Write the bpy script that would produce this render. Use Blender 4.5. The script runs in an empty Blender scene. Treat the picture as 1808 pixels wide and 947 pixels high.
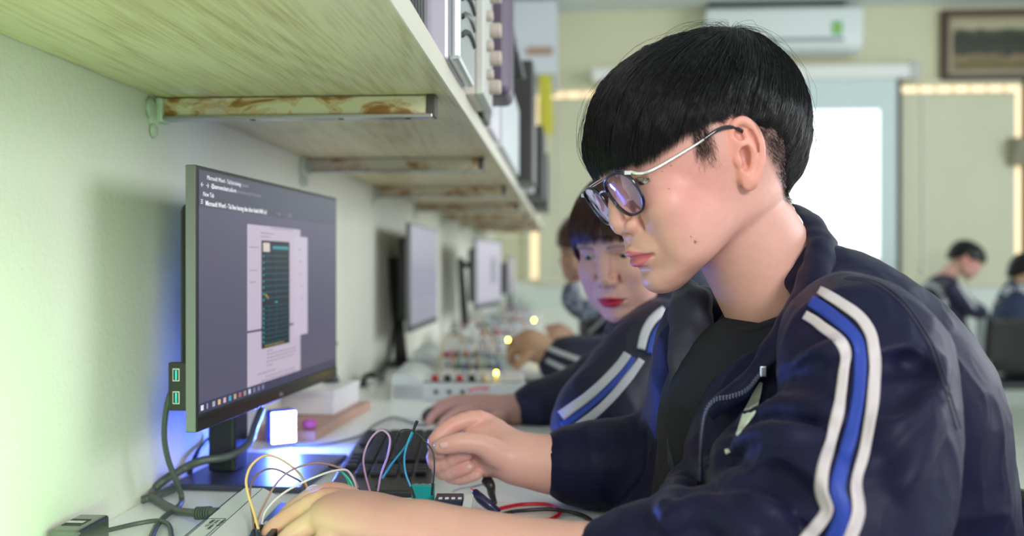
import bpy, bmesh, math, random
import numpy as np
from mathutils import Vector, Matrix
random.seed(7); RNG = np.random.default_rng(7)
SC = bpy.context.scene
COL = SC.collection
# ------------------------------------------------------------------ camera
CAMZ = 1.058; PSI = 0.0597; PIT = 0.0035; F = 1607.0
CAM = np.array([0.0, 0.0, CAMZ])
cR = np.array([math.cos(PSI), math.sin(PSI), 0.0])
cF = np.array([-math.sin(PSI)*math.cos(PIT), math.cos(PSI)*math.cos(PIT), -math.sin(PIT)])
cU = np.cross(cR, cF)
cd = bpy.data.cameras.new('camera'); cam = bpy.data.objects.new('camera', cd); COL.objects.link(cam)
cd.sensor_width = 36.0; cd.lens = 36.0*F/1808.0; cd.clip_start = 0.02; cd.clip_end = 60
cam.location = CAM; cam.rotation_euler = (math.pi/2-PIT, 0, PSI)
cd.dof.use_dof = True; cd.dof.focus_distance = 0.97; cd.dof.aperture_fstop = 2.8
SC.camera = cam
SC.view_settings.view_transform = 'Standard'; SC.view_settings.look = 'None'
SC.view_settings.exposure = 0.0; SC.view_settings.gamma = 1.0
SC.view_settings.use_curve_mapping = False
# ------------------------------------------------------------------ world and room light
W = bpy.data.worlds.new('world'); SC.world = W; W.use_nodes = True
W.node_tree.nodes['Background'].inputs[0].default_value = (0.86, 0.93, 1.0, 1)
W.node_tree.nodes['Background'].inputs[1].default_value = 0.60
def area(name, loc, target, sx, sy, power, color, kind='AREA'):
    l = bpy.data.lights.new(name, 'AREA'); l.shape = 'RECTANGLE'; l.size = sx; l.size_y = sy
    l.energy = power; l.color = color
    o = bpy.data.objects.new(name, l); COL.objects.link(o); o.location = loc
    o.rotation_euler = (Vector(target)-Vector(loc)).to_track_quat('-Z', 'Y').to_euler()
    return o
area('photographer_softbox_light', (1.3, -1.9, 1.9), (0.0, 1.5, 1.0), 0.8, 0.8, 70, (1.0, 0.97, 0.93))
area('window_daylight', (4.6, 2.6, 2.0), (-0.5, 2.6, 1.1), 4.0, 1.6, 135, (0.93, 0.97, 1.0))
# ------------------------------------------------------------------ pixel -> place
def C(px, py, d):
    return CAM + d*((px-904)/F*cR + cF - (py-473.5)/F*cU)
def ray(px, py):
    return (px-904)/F*cR + cF - (py-473.5)/F*cU
def onX(px, py, X): r = ray(px, py); return CAM + r*((X-CAM[0])/r[0])
def onY(px, py, Y): r = ray(px, py); return CAM + r*((Y-CAM[1])/r[1])
def onZ(px, py, Z): r = ray(px, py); return CAM + r*((Z-CAM[2])/r[2])
# ------------------------------------------------------------------ materials
MATS = {}
def mat(name, col, rough=0.5, metal=0.0, bump=0.0, bscale=200.0, vary=0.0, vscale=8.0, emit=None, es=1.0, sheen=0.0, coat=0.0, sss=0.0, spec=None, attr=None):
    if name in MATS: return MATS[name]
    m = bpy.data.materials.new(name); m.use_nodes = True; nt = m.node_tree; N = nt.nodes; L = nt.links
    b = N['Principled BSDF']; b.inputs['Base Color'].default_value = (*col, 1)
    b.inputs['Roughness'].default_value = rough; b.inputs['Metallic'].default_value = metal
    if spec is not None: b.inputs['Specular IOR Level'].default_value = spec
    if sheen: b.inputs['Sheen Weight'].default_value = sheen; b.inputs['Sheen Roughness'].default_value = 0.4
    if coat: b.inputs['Coat Weight'].default_value = coat
    if sss:
        b.inputs['Subsurface Weight'].default_value = sss; b.inputs['Subsurface Scale'].default_value = 0.006
        b.inputs['Subsurface Radius'].default_value = (1.0, 0.35, 0.2)
    tc = N.new('ShaderNodeTexCoord')
    src = None
    if attr:
        a = N.new('ShaderNodeAttribute'); a.attribute_name = attr; src = a.outputs['Color']
        L.new(src, b.inputs['Base Color'])
    if vary:
        n = N.new('ShaderNodeTexNoise'); n.inputs['Scale'].default_value = vscale; n.inputs['Detail'].default_value = 5
        L.new(tc.outputs['Object'], n.inputs['Vector'])
        mr = N.new('ShaderNodeMapRange'); mr.inputs[3].default_value = 1-vary; mr.inputs[4].default_value = 1+vary
        mr.inputs[1].default_value = .3; mr.inputs[2].default_value = .7
        L.new(n.outputs['Fac'], mr.inputs[0])
        mx = N.new('ShaderNodeVectorMath'); mx.operation = 'SCALE'
        if src is not None: L.new(src, mx.inputs[0])
        else: mx.inputs[0].default_value = col
        L.new(mr.outputs[0], mx.inputs['Scale']); L.new(mx.outputs[0], b.inputs['Base Color'])
    if bump:
        n = N.new('ShaderNodeTexNoise'); n.inputs['Scale'].default_value = bscale; n.inputs['Detail'].default_value = 4
        L.new(tc.outputs['Object'], n.inputs['Vector'])
        bp = N.new('ShaderNodeBump'); bp.inputs['Strength'].default_value = bump; bp.inputs['Distance'].default_value = 0.002
        L.new(n.outputs['Fac'], bp.inputs['Height']); L.new(bp.outputs[0], b.inputs['Normal'])
    if emit is not None:
        b.inputs['Emission Color'].default_value = (*emit, 1); b.inputs['Emission Strength'].default_value = es
    MATS[name] = m; return m
# ------------------------------------------------------------------ mesh helpers
class MB:
    def __init__(s): s.v = []; s.f = []; s.mi = []
    def add(s, v, f, mi=0):
        k = len(s.v); s.v += [tuple(map(float, p)) for p in v]; s.f += [tuple(i+k for i in q) for q in f]; s.mi += [mi]*len(f); return s
    def box(s, x0, x1, y0, y1, z0, z1, bev=0.0, mi=0, xf=None):
        bm = bmesh.new(); bmesh.ops.create_cube(bm, size=1)
        for v in bm.verts:
            v.co = Vector(((x0+x1)/2+v.co.x*(x1-x0), (y0+y1)/2+v.co.y*(y1-y0), (z0+z1)/2+v.co.z*(z1-z0)))
        if bev > 0: bmesh.ops.bevel(bm, geom=list(bm.edges), offset=bev, segments=3, affect='EDGES', profile=0.5)
        bm.verts.index_update()
        V = [v.co.copy() for v in bm.verts]
        if xf is not None: V = [xf @ v for v in V]
        s.add(V, [[v.index for v in f.verts] for f in bm.faces], mi); bm.free(); return s
    def prism(s, pts, lo, hi, axis='z', mi=0, bev=0.0):
        # pts: 2D outline; extruded along axis
        n = len(pts)
        def P(p, h):
            return {'z': (p[0], p[1], h), 'x': (h, p[0], p[1]), 'y': (p[0], h, p[1])}[axis]
        V = [P(p, lo) for p in pts]+[P(p, hi) for p in pts]
        Fc = [list(range(n))[::-1], list(range(n, 2*n))]+[[i, (i+1) % n, n+(i+1) % n, n+i] for i in range(n)]
        bm = bmesh.new(); vs = [bm.verts.new(v) for v in V]
        for q in Fc: bm.faces.new([vs[i] for i in q])
        bmesh.ops.recalc_face_normals(bm, faces=bm.faces)
        if bev: bmesh.ops.bevel(bm, geom=list(bm.edges), offset=bev, segments=2, affect='EDGES', profile=0.5)
        bm.verts.index_update()
        s.add([v.co.copy() for v in bm.verts], [[v.index for v in f.verts] for f in bm.faces], mi); bm.free(); return s
    def tube(s, pts, r, n=10, mi=0, cap=True, sub=True):
        P = np.array(pts, float)
        if sub and len(P) > 2: P = spline(P, 8)
        R = np.interp(np.linspace(0, 1, len(P)), np.linspace(0, 1, len(r)), r) if hasattr(r, '__len__') else np.full(len(P), r)
        T = np.gradient(P, axis=0); T /= np.linalg.norm(T, axis=1)[:, None]+1e-12
        u = np.cross(T[0], [0, 0, 1.]); 
        if np.linalg.norm(u) < 1e-3: u = np.cross(T[0], [1., 0, 0])
        u /= np.linalg.norm(u); V = []
        for i in range(len(P)):
            u = u-T[i]*(u@T[i]); u /= np.linalg.norm(u)+1e-12; w = np.cross(T[i], u)
            for k in range(n):
                a = 2*math.pi*k/n; V.append(P[i]+R[i]*(math.cos(a)*u+math.sin(a)*w))
        Fc = [[i*n+k, i*n+(k+1) % n, (i+1)*n+(k+1) % n, (i+1)*n+k] for i in range(len(P)-1) for k in range(n)]
        if cap: Fc += [list(range(n))[::-1], [(len(P)-1)*n+k for k in range(n)]]
        s.add(V, Fc, mi); return s
    def lathe(s, prof, c=(0, 0, 0), axis=(0, 0, 1), n=24, mi=0):
        q = Vector((0, 0, 1)).rotation_difference(Vector(axis)).to_matrix(); V = []
        for (r, h) in prof:
            for k in range(n):
                a = 2*math.pi*k/n; V.append(Vector(c)+q@Vector((r*math.cos(a), r*math.sin(a), h)))
        m = len(prof)
        Fc = [[i*n+k, i*n+(k+1) % n, (i+1)*n+(k+1) % n, (i+1)*n+k] for i in range(m-1) for k in range(n)]
        Fc += [list(range(n))[::-1], [(m-1)*n+k for k in range(n)]]
        s.add(V, Fc, mi); return s
    def build(s, name, m, parent=None, smooth=False, xf=None):
        me = bpy.data.meshes.new(name)
        V = s.v if xf is None else [tuple(xf@Vector(v)) for v in s.v]
        me.from_pydata(V, [], s.f)
        for mm in (m if isinstance(m, (list, tuple)) else [m]): me.materials.append(mm)
        me.polygons.foreach_set('material_index', s.mi)
        if smooth: me.polygons.foreach_set('use_smooth', [True]*len(s.f))
        me.update()
        if smooth == 'auto':
            try: me.set_sharp_from_angle(angle=math.radians(35))
            except Exception: pass
        o = bpy.data.objects.new(name, me); COL.objects.link(o)
        if parent is not None:
            o.parent = parent; o.matrix_parent_inverse = parent.matrix_world.inverted() if False else pinv(parent)
        return o
def pinv(p):
    # parents are unrotated empties/meshes placed at p.location (world); children are authored in world space
    q = p; loc = Vector((0, 0, 0)); M = Matrix.Identity(4)
    while q is not None:
        M = Matrix.Translation(q.location) @ M if q.parent is None else q.matrix_parent_inverse @ Matrix.Translation(q.location) @ M
        q = q.parent
    return M.inverted()
def spline(P, k=8, closed=False):
    P = np.array(P, float); n = len(P); out = []
    rng = range(n if closed else n-1)
    for i in rng:
        if closed: p0, p1, p2, p3 = P[(i-1) % n], P[i], P[(i+1) % n], P[(i+2) % n]
        else: p0, p1, p2, p3 = P[max(i-1, 0)], P[i], P[i+1], P[min(i+2, n-1)]
        for j in range(k):
            t = j/k; out.append(0.5*((2*p1)+(-p0+p2)*t+(2*p0-5*p1+4*p2-p3)*t*t+(-p0+3*p1-3*p2+p3)*t**3))
    if not closed: out.append(P[-1])
    return np.array(out)
def tag(o, label=None, cat=None, group=None, kind=None):
    if label: o['label'] = label
    if cat: o['category'] = cat
    if group: o['group'] = group
    if kind: o['kind'] = kind
    return o
def empty(name, loc, label, cat, group=None):
    o = bpy.data.objects.new(name, None); COL.objects.link(o); o.location = Vector(loc); o.empty_display_size = 0.02
    return tag(o, label, cat, group)
def npmesh(name, V, Fq, m, parent=None, smooth=True):
    me = bpy.data.meshes.new(name); V = np.asarray(V, np.float32); Fq = np.asarray(Fq, np.int32); k = Fq.shape[1]
    me.vertices.add(len(V)); me.vertices.foreach_set('co', V.ravel())
    me.loops.add(Fq.size); me.loops.foreach_set('vertex_index', Fq.ravel())
    me.polygons.add(len(Fq)); me.polygons.foreach_set('loop_start', np.arange(0, Fq.size, k, dtype=np.int32))
    try: me.polygons.foreach_set('loop_total', np.full(len(Fq), k, np.int32))
    except Exception: pass
    if smooth: me.polygons.foreach_set('use_smooth', np.ones(len(Fq), bool))
    me.materials.append(m); me.update(calc_edges=True); me.validate()
    o = bpy.data.objects.new(name, me); COL.objects.link(o)
    if parent is not None: o.parent = parent; o.matrix_parent_inverse = pinv(parent)
    return o
def vcol(o, cols, name='Col'):
    a = o.data.color_attributes.new(name, 'FLOAT_COLOR', 'POINT')
    c = np.ones((len(cols), 4), np.float32); c[:, :3] = cols; a.data.foreach_set('color', c.ravel())
def text(s, size, parent, m, origin, right, up, ext=0.0002, name='lettering', align='LEFT', sx=1.0, bold=0.0):
    cu = bpy.data.curves.new(name, 'FONT'); cu.body = s; cu.size = size; cu.extrude = ext; cu.align_x = align; cu.offset = bold
    cu.resolution_u = 2
    t = bpy.data.objects.new(name, cu); COL.objects.link(t)
    dg = bpy.context.evaluated_depsgraph_get(); me = bpy.data.meshes.new_from_object(t.evaluated_get(dg))
    bpy.data.objects.remove(t)
    r = Vector(right).normalized(); u = Vector(up).normalized(); n = r.cross(u)
    M = Matrix((r*sx, u, n)).transposed().to_4x4(); M.translation = Vector(origin); me.transform(M)
    me.materials.clear(); me.materials.append(m)
    o = bpy.data.objects.new(name, me); COL.objects.link(o)
    if parent is not None: o.parent = parent; o.matrix_parent_inverse = pinv(parent)
    return o
# ------------------------------------------------------------------ room shell
XW = -0.55; DZ = 0.75; YB = 7.0; ZC = 3.0; XR = 5.0; YF = -3.0
wallm = mat('wall_paint', (0.80, 0.81, 0.72), 0.75, bump=0.45, bscale=130, vary=0.03, vscale=3)
backm = mat('back_wall_paint', (0.66, 0.66, 0.46), 0.8, vary=0.02, vscale=2)
whitem = mat('white_paint', (0.80, 0.82, 0.80), 0.6)
def struct(name, mb, m, **k):
    o = mb.build(name, m, **k); o['kind'] = 'structure'; return o
struct('floor', MB().box(XW-.1, XR, YF, YB+.1, -0.05, 0.0), mat('floor_tile', (0.50, 0.52, 0.45), 0.25, vary=0.06, vscale=3))
struct('wall_left', MB().box(XW-0.12, XW, YF, YB, 0, ZC), wallm)
struct('wall_back', MB().box(XW-.12, XR, YB, YB+.12, 0, ZC), backm)
struct('ceiling', MB().box(XW-.12, XR, YF, YB+.12, ZC, ZC+.06), mat('ceiling_paint', (0.70, 0.76, 0.76), 0.8))
# pale painted dado across the far wall
struct('trim_1', MB().box(XW, XR, YB-.03, YB, 0, .93, bev=.004), mat('pale_dado', (0.66, 0.74, 0.68), 0.5))
def rectY(px0, py0, px1, py1, Y=YB):
    a = onY(px0, py0, Y); b = onY(px1, py1, Y); return a[0], b[0], b[2], a[2]
# far windows: lit pane, timber frame and a roller blind hanging inside it
timber = mat('window_timber', (0.62, 0.42, 0.25), 0.5, vary=.1)
blindm = mat('roller_blind_fabric', (0.64, 0.65, 0.48), 0.85, vary=.02, vscale=4)
panem = mat('daylit_pane', (0.9, 0.8, 0.6), 0.4, emit=(1.0, 0.70, 0.40), es=0.85)
def window(n, x0, x1, z0, z1, bx0, bx1, bz0, bz1):
    m = MB()
    for (a, b, c, d) in ((x0, x1, z1, z1+.05), (x0, x1, z0-.05, z0), (x0-.05, x0, z0-.05, z1+.05), (x1, x1+.05, z0-.05, z1+.05)):
        m.box(a, b, YB-.035, YB-.001, c, d, bev=.003)
    w = struct('window_%d' % n, MB().box(x0, x1, YB-.02, YB-.004, z0, z1), panem)
    fr = m.build('window_frame', backm, w)
    bl = MB().box(bx0, bx1, YB-.05, YB-.044, bz0, bz1).tube([((bx0), YB-.05, bz1), (bx1, YB-.05, bz1)], .012, sub=False)
    bl.build('roller_blind', blindm, w)
    g = MB()
    k = int((x1-x0)/.14)
    for i in range(1, k+1):
        x = x0+(x1-x0)*i/(k+1); g.box(x-.006, x+.006, YB-.026, YB-.018, z1-.10, z1)
    g.build('mullion', timber, w)
    ch = MB().tube([(bx0+.15, YB-.06, bz1), (bx0+.155, YB-.06, 1.3), (bx0+.15, YB-.06, 1.02)], .004, n=6)
    ch.lathe([(.004, 0), (.012, .01), (.012, .06), (.004, .07)], (bx0+.15, YB-.06, .99), n=8)
    ch.build('blind_cord', whitem, w)
    return w
a0, a1, z0, z1 = rectY(1590, 154, 1800, 505)
window(1, a0, a1, z0+.05, z1, a0-.01, a1-.055, z0, z1-.065)
b0, b1, _, zz1 = rectY(938, 164, 1240, 505)
window(2, b0, b1, z0+.05, zz1, b0+.055, b1+.01, z0, zz1-.065)
# third window with its bright left gap, right end of the far wall
c0 = onY(1812, 300, YB)[0]
window(3, c0, c0+.9, z0+.05, z1, c0+.05, c0+.9, z0, z1-.06)
# ------------------------------------------------------------------ air conditioner
ax0, ax1, az0, az1 = rectY(1240, 27, 1508, 103)
acm = mat('air_conditioner_plastic', (0.72, 0.79, 0.78), 0.4)
dkm = mat('dark_gap', (0.05, 0.06, 0.06), 0.8)
ac = empty('air_conditioner', ((ax0+ax1)/2, YB, az0), 'white split air conditioner high on the far wall above the projector screen', 'air conditioner')
prof = [(YB-.001, az0+.02), (YB-.001, az1), (YB-.19, az1), (YB-.215, az1-.03), (YB-.215, az0+.10), (YB-.19, az0+.035), (YB-.12, az0)]
MB().prism(prof, ax0, ax1, 'x', bev=.008).build('body', acm, ac, smooth='auto')
MB().box(ax0+.08, ax1-.14, YB-.226, YB-.2, az0+.055, az0+.105, bev=.004).build('air_outlet', mat('grey_louvre', (0.25, 0.28, 0.29), .5), ac)
MB().box(ax0+.08, ax1-.14, YB-.235, YB-.215, az0+.03, az0+.075, bev=.006).build('louvre_flap', acm, ac)
MB().box(ax0+.02, ax1-.12, YB-.20, YB-.01, az1, az1+.045, bev=.004).build('top_shadow_strip', dkm, ac)  # dark strip standing in for the shadow above the unit
e0, e1, e2, e3 = rectY(1469, 38, 1487, 60, YB-.217)
lb = MB().box(e0, e1, YB-.2185, YB-.215, e2, e3).build('energy_label', mat('green_sticker', (0.05, 0.42, 0.12), .5), ac)
MB().lathe([(.020, 0), (.020, .001)], ((e0+e1)/2, YB-.2185, (e2+e3)/2), (0, -1, 0), n=5).build('star_mark', mat('sticker_yellow', (0.75, 0.7, 0.1), .5), lb)
# ------------------------------------------------------------------ projector screen
s0, s1, s2, s3 = rectY(1085, 140, 1583, 488, YB-.12)
scr = empty('projector_screen', ((s0+s1)/2, YB-.12, s2), 'pull-down projector screen on the far wall with a bright white projected image', 'projector screen')
k0, k1, k2, k3 = rectY(1045, 122, 1618, 139, YB-.12)
MB().box(k0, k1, YB-.17, YB-.08, k2, k3, bev=.012).build('roller_case', whitem, scr)
MB().box(k1-.06, k1+.01, YB-.18, YB-.07, k2-.01, k3+.025, bev=.01).build('end_bracket', mat('screen_grey', (.5, .52, .5), .5), scr)
MB().box(s0, s1, YB-.122, YB-.12, s2, s3).build('screen_fabric', mat('screen_fabric', (0.62, 0.74, 0.74), .8), scr)
MB().box(s1, s1+.03, YB-.124, YB-.118, s2, s3).box(s0-.03, s0, YB-.124, YB-.118, s2, s3).build('black_border', dkm, scr, )
MB().tube([(s0-.03, YB-.12, s2-.01), (s1+.03, YB-.12, s2-.01)], .018, sub=False).build('weight_bar', mat('screen_bar', (.55, .58, .56), .4), scr)
q0, q1, q2, q3 = rectY(1110, 198, 1553, 458, YB-.125)
im = MB().box(q0, q1, YB-.1245, YB-.1235, q2, q3).build('projected_image', mat('projected_white', (.9, .9, .9), .6, emit=(0.95, 0.98, 1.0), es=1.05), scr)
u0, u1, u2, u3 = rectY(1449, 322, 1456, 398, YB-.125)
MB().box(u0, u1, YB-.1265, YB-.1247, u2, u3).build('projected_bar', mat('projected_bar', (.5, .6, .65), .6, emit=(.62, .72, .78), es=.8), im)
# ------------------------------------------------------------------ framed landscape
f0, f1, f2, f3 = rectY(1664, 18, 1880, 140, YB-.05)
pic = empty('framed_picture', ((f0+f1)/2, YB-.03, f2), 'framed landscape picture in a dark wooden frame at the top right of the far wall', 'picture')
def frame(x0, x1, z0, z1, w, ya, yb):
    return MB().box(x0, x0+w, ya, yb, z0, z1, bev=.006).box(x1-w, x1, ya, yb, z0, z1, bev=.006).box(x0+w, x1-w, ya, yb, z1-w, z1, bev=.006).box(x0+w, x1-w, ya, yb, z0, z0+w, bev=.006)
frame(f0, f1, f2, f3, .045, YB-.06, YB-.002).build('outer_frame', mat('frame_wood', (0.06, 0.03, 0.02), .4), pic)
frame(f0+.045, f1-.045, f2+.045, f3-.045, .035, YB-.045, YB-.01).build('gilt_slip', mat('gilt', (0.36, 0.31, 0.2), .45), pic)
pm = bpy.data.materials.new('landscape_painting'); pm.use_nodes = True; nt = pm.node_tree; N = nt.nodes; L = nt.links
tc = N.new('ShaderNodeTexCoord'); sp = N.new('ShaderNodeSeparateXYZ'); L.new(tc.outputs['Generated'], sp.inputs[0])
nz = N.new('ShaderNodeTexNoise'); nz.inputs['Scale'].default_value = 6; L.new(tc.outputs['Generated'], nz.inputs[0])
ad = N.new('ShaderNodeMath'); ad.operation = 'MULTIPLY_ADD'; ad.inputs[1].default_value = .35; L.new(nz.outputs['Fac'], ad.inputs[0]); L.new(sp.outputs['Z'], ad.inputs[2])
cr = N.new('ShaderNodeValToRGB'); L.new(ad.outputs[0], cr.inputs[0]); E_ = cr.color_ramp.elements
E_[0].position = .15; E_[0].color = (.10, .09, .02, 1); E_[1].position = 1.0; E_[1].color = (.45, .42, .28, 1)
for p, c in ((.38, (.16, .13, .04, 1)), (.45, (.30, .2, .1, 1)), (.52, (.035, .035, .02, 1)), (.85, (.02, .03, .015, 1)), (.98, (.10, .12, .06, 1))):
    e = E_.new(p); e.color = c
L.new(cr.outputs[0], N['Principled BSDF'].inputs['Base Color']); N['Principled BSDF'].inputs['Roughness'].default_value = .4
MB().box(f0+.07, f1-.07, YB-.03, YB-.02, f2+.07, f3-.07).build('painted_canvas', pm, pic)
# wall fixture at the right edge, white wall cabinet at the shelf's far end, yellow cloth
g = onY(1797, 268, YB-.1)
MB().prism([(YB-.22, g[2]+.06), (YB-.02, g[2]+.12), (YB-.02, g[2]-.10), (YB-.10, g[2]-.10)], g[0]-.05, g[0]+.12, 'x', bev=.01).build('wall_fixture', mat('tan_case', (.32, .30, .22), .6))  # tan wall fixture of no known kind
tag(bpy.data.objects['wall_fixture'], 'small tan wall fixture on the far wall at the right edge of the photo', 'fixture')
w0, w1, w2, w3 = rectY(905, -60, 984, 152, 6.6)
cb = empty('wall_cabinet', ((w0+w1)/2, 6.8, w2), 'pale grey cabinet on the far wall beyond the end of the long shelf', 'cabinet')
MB().box(w0, w1, 6.6, 6.995, w2, min(w3, 2.98), bev=.01).build('body', mat('cabinet_pale', (.66, .70, .78), .5), cb)
h0, h1, h2, h3 = rectY(930, 84, 976, 97, 6.6)
MB().box(h0, h1, 6.585, 6.60, h2, h3).build('brown_band', mat('cabinet_brown', (.4, .27, .2), .5), cb)
MB().box(h0-.02, h1+.02, 6.58, 6.60, h2-.22, h2-.14, bev=.01).build('lower_ledge', mat('cabinet_grey', (.33, .37, .36), .5), cb)
# ------------------------------------------------------------------ desk
dx1 = 0.052
lam = mat('white_laminate', (0.90, 0.92, 0.93), 0.28, bump=.05, bscale=400, spec=.5)
dk = empty('desk', (-.25, 3.0, 0), 'long white laminate desk running along the left wall', 'desk')
MB().box(XW+.001, dx1, 0.15, 6.3, DZ-.025, DZ, bev=.002).build('desktop', lam, dk)
for i, y in enumerate((0.3, 1.7, 3.2, 4.7, 6.2)):
    MB().box(XW+.02, dx1-.06, y-.012, y+.012, 0.0, DZ-.025).build('side_panel', lam, dk)
# ------------------------------------------------------------------ shelf with its steel brackets
SZ = CAMZ+.225; ST = CAMZ+.252; SX = -.149
wd = bpy.data.materials.new('oak_laminate'); wd.use_nodes = True; nt = wd.node_tree; N = nt.nodes; L = nt.links
b = N['Principled BSDF']; b.inputs['Roughness'].default_value = .42
tc = N.new('ShaderNodeTexCoord')
mp = N.new('ShaderNodeMapping'); mp.inputs['Scale'].default_value = (1, .13, 1); L.new(tc.outputs['Object'], mp.inputs[0])
n0 = N.new('ShaderNodeTexNoise'); n0.inputs['Scale'].default_value = 5; n0.inputs['Detail'].default_value = 2; L.new(mp.outputs[0], n0.inputs[0])
sc_ = N.new('ShaderNodeMath'); sc_.operation = 'MULTIPLY'; sc_.inputs[1].default_value = 34; L.new(n0.outputs['Fac'], sc_.inputs[0])
fr_ = N.new('ShaderNodeMath'); fr_.operation = 'PINGPONG'; fr_.inputs[1].default_value = 1; L.new(sc_.outputs[0], fr_.inputs[0])
mp2 = N.new('ShaderNodeMapping'); mp2.inputs['Scale'].default_value = (1, .035, 1); L.new(tc.outputs['Object'], mp2.inputs[0])
n1 = N.new('ShaderNodeTexNoise'); n1.inputs['Scale'].default_value = 330; n1.inputs['Detail'].default_value = 3; L.new(mp2.outputs[0], n1.inputs[0])
n2 = N.new('ShaderNodeTexNoise'); n2.inputs['Scale'].default_value = 14; n2.inputs['Detail'].default_value = 3; L.new(mp2.outputs[0], n2.inputs[0])
m1 = N.new('ShaderNodeMath'); m1.operation = 'MULTIPLY_ADD'; m1.inputs[1].default_value = .22; L.new(fr_.outputs[0], m1.inputs[0]); L.new(n1.outputs['Fac'], m1.inputs[2])
m2 = N.new('ShaderNodeMath'); m2.operation = 'MULTIPLY_ADD'; m2.inputs[1].default_value = .42; L.new(n2.outputs['Fac'], m2.inputs[0]); L.new(m1.outputs[0], m2.inputs[2])
cr = N.new('ShaderNodeValToRGB'); L.new(m2.outputs[0], cr.inputs[0]); E_ = cr.color_ramp.elements
E_[0].position = .48; E_[0].color = (.46, .37, .18, 1); E_[1].position = 1.25; E_[1].color = (.70, .63, .40, 1)
e = E_.new(.70); e.color = (.60, .52, .29, 1)
E_[-1].position = .92
L.new(cr.outputs[0], b.inputs['Base Color'])
bp = N.new('ShaderNodeBump'); bp.inputs['Strength'].default_value = .25; bp.inputs['Distance'].default_value = .001
L.new(n1.outputs['Fac'], bp.inputs['Height']); L.new(bp.outputs[0], b.inputs['Normal'])
sh = empty('wall_shelf', (-.35, 3.0, SZ), 'long light oak shelf on steel brackets above the monitors', 'shelf')
MB().box(XW+.001, SX-.002, .05, 6.2, SZ, ST).build('shelf_board', wd, sh)
MB().box(SX-.002, SX, .05, 6.2, SZ-.0005, ST+.0005).build('edge_band', mat('cream_edge_band', (.70, .69, .58), .45), sh)
# rusty steel brackets (square tube ends, flange below)
rm = bpy.data.materials.new('flaking_painted_steel'); rm.use_nodes = True; nt = rm.node_tree; N = nt.nodes; L = nt.links
b = N['Principled BSDF']; b.inputs['Roughness'].default_value = .45
tc = N.new('ShaderNodeTexCoord'); mp = N.new('ShaderNodeMapping'); mp.inputs['Scale'].default_value = (.45, 1, 1.0); L.new(tc.outputs['Object'], mp.inputs[0])
nz = N.new('ShaderNodeTexNoise'); nz.inputs['Scale'].default_value = 30; nz.inputs['Detail'].default_value = 5; nz.inputs['Distortion'].default_value = 1.6; L.new(mp.outputs[0], nz.inputs[0])
cr = N.new('ShaderNodeValToRGB'); L.new(nz.outputs['Fac'], cr.inputs[0]); E_ = cr.color_ramp.elements
cr.color_ramp.interpolation = 'LINEAR'
E_[0].position = .36; E_[0].color = (.30, .13, .035, 1); E_[1].position = .56; E_[1].color = (.66, .60, .45, 1)
for p, c in ((.42, (.46, .27, .11, 1)), (.455, (.60, .53, .40, 1)), (.49, (.58, .38, .18, 1)), (.52, (.68, .62, .48, 1))):
    e = E_.new(p); e.color = c
L.new(cr.outputs[0], b.inputs['Base Color'])
steel = mat('bare_steel', (.42, .42, .44), .3, metal=.9, bump=.1)
darksteel = mat('dark_steel', (.07, .06, .06), .5, metal=.4)
for i, y in enumerate((1.19, 1.89, 2.59, 3.29, 3.99, 4.69, 5.39)):
    x1 = -.172
    r = MB().box(XW+.002, x1-.012, y, y+.018, SZ-.026, SZ-.002, bev=.001).build('bracket', rm, sh)
    if i == 0: r['label'] = 'nearest bracket, rust stained with flaking cream paint'
    MB().box(XW+.002, x1-.004, y-.004, y+.022, SZ-.0305, SZ-.026, bev=.0008).build('flange', steel, r)
    MB().box(x1-.012, x1, y-.003, y+.022, SZ-.030, SZ-.001, bev=.001).build('end_cap', darksteel, r)
    hl = MB()
    for hx in (-.42, -.30, -.21): hl.lathe([(.004, -.0008), (.004, .0002)], (hx, y+.009, SZ-.0308), (0, 0, -1), n=12)
    hl.build('screw_hole', dkm, r)
    pl = bmesh.new()
    # daub of filler where the bracket enters the wall
    rr = random.Random(i)
    mbx = MB()
    for k in range(7):
        cx, cy, cz = XW+.001, y-.03+rr.random()*.045, SZ-.05+rr.random()*.045
        mbx.lathe([(.014*rr.uniform(.5, 1.2), 0), (.010, .003), (.002, .0045)], (cx, cy, cz), (1, rr.uniform(-.2, .2), 0), n=9)
    mbx.box(XW, XW+.012, y-.006, y+.024, SZ-.034, SZ-.001, bev=.004)
    mbx.build('plaster_daub', mat('pale_filler', (.60, .68, .56), .9, bump=.8, bscale=90), r, smooth=True)
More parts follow.
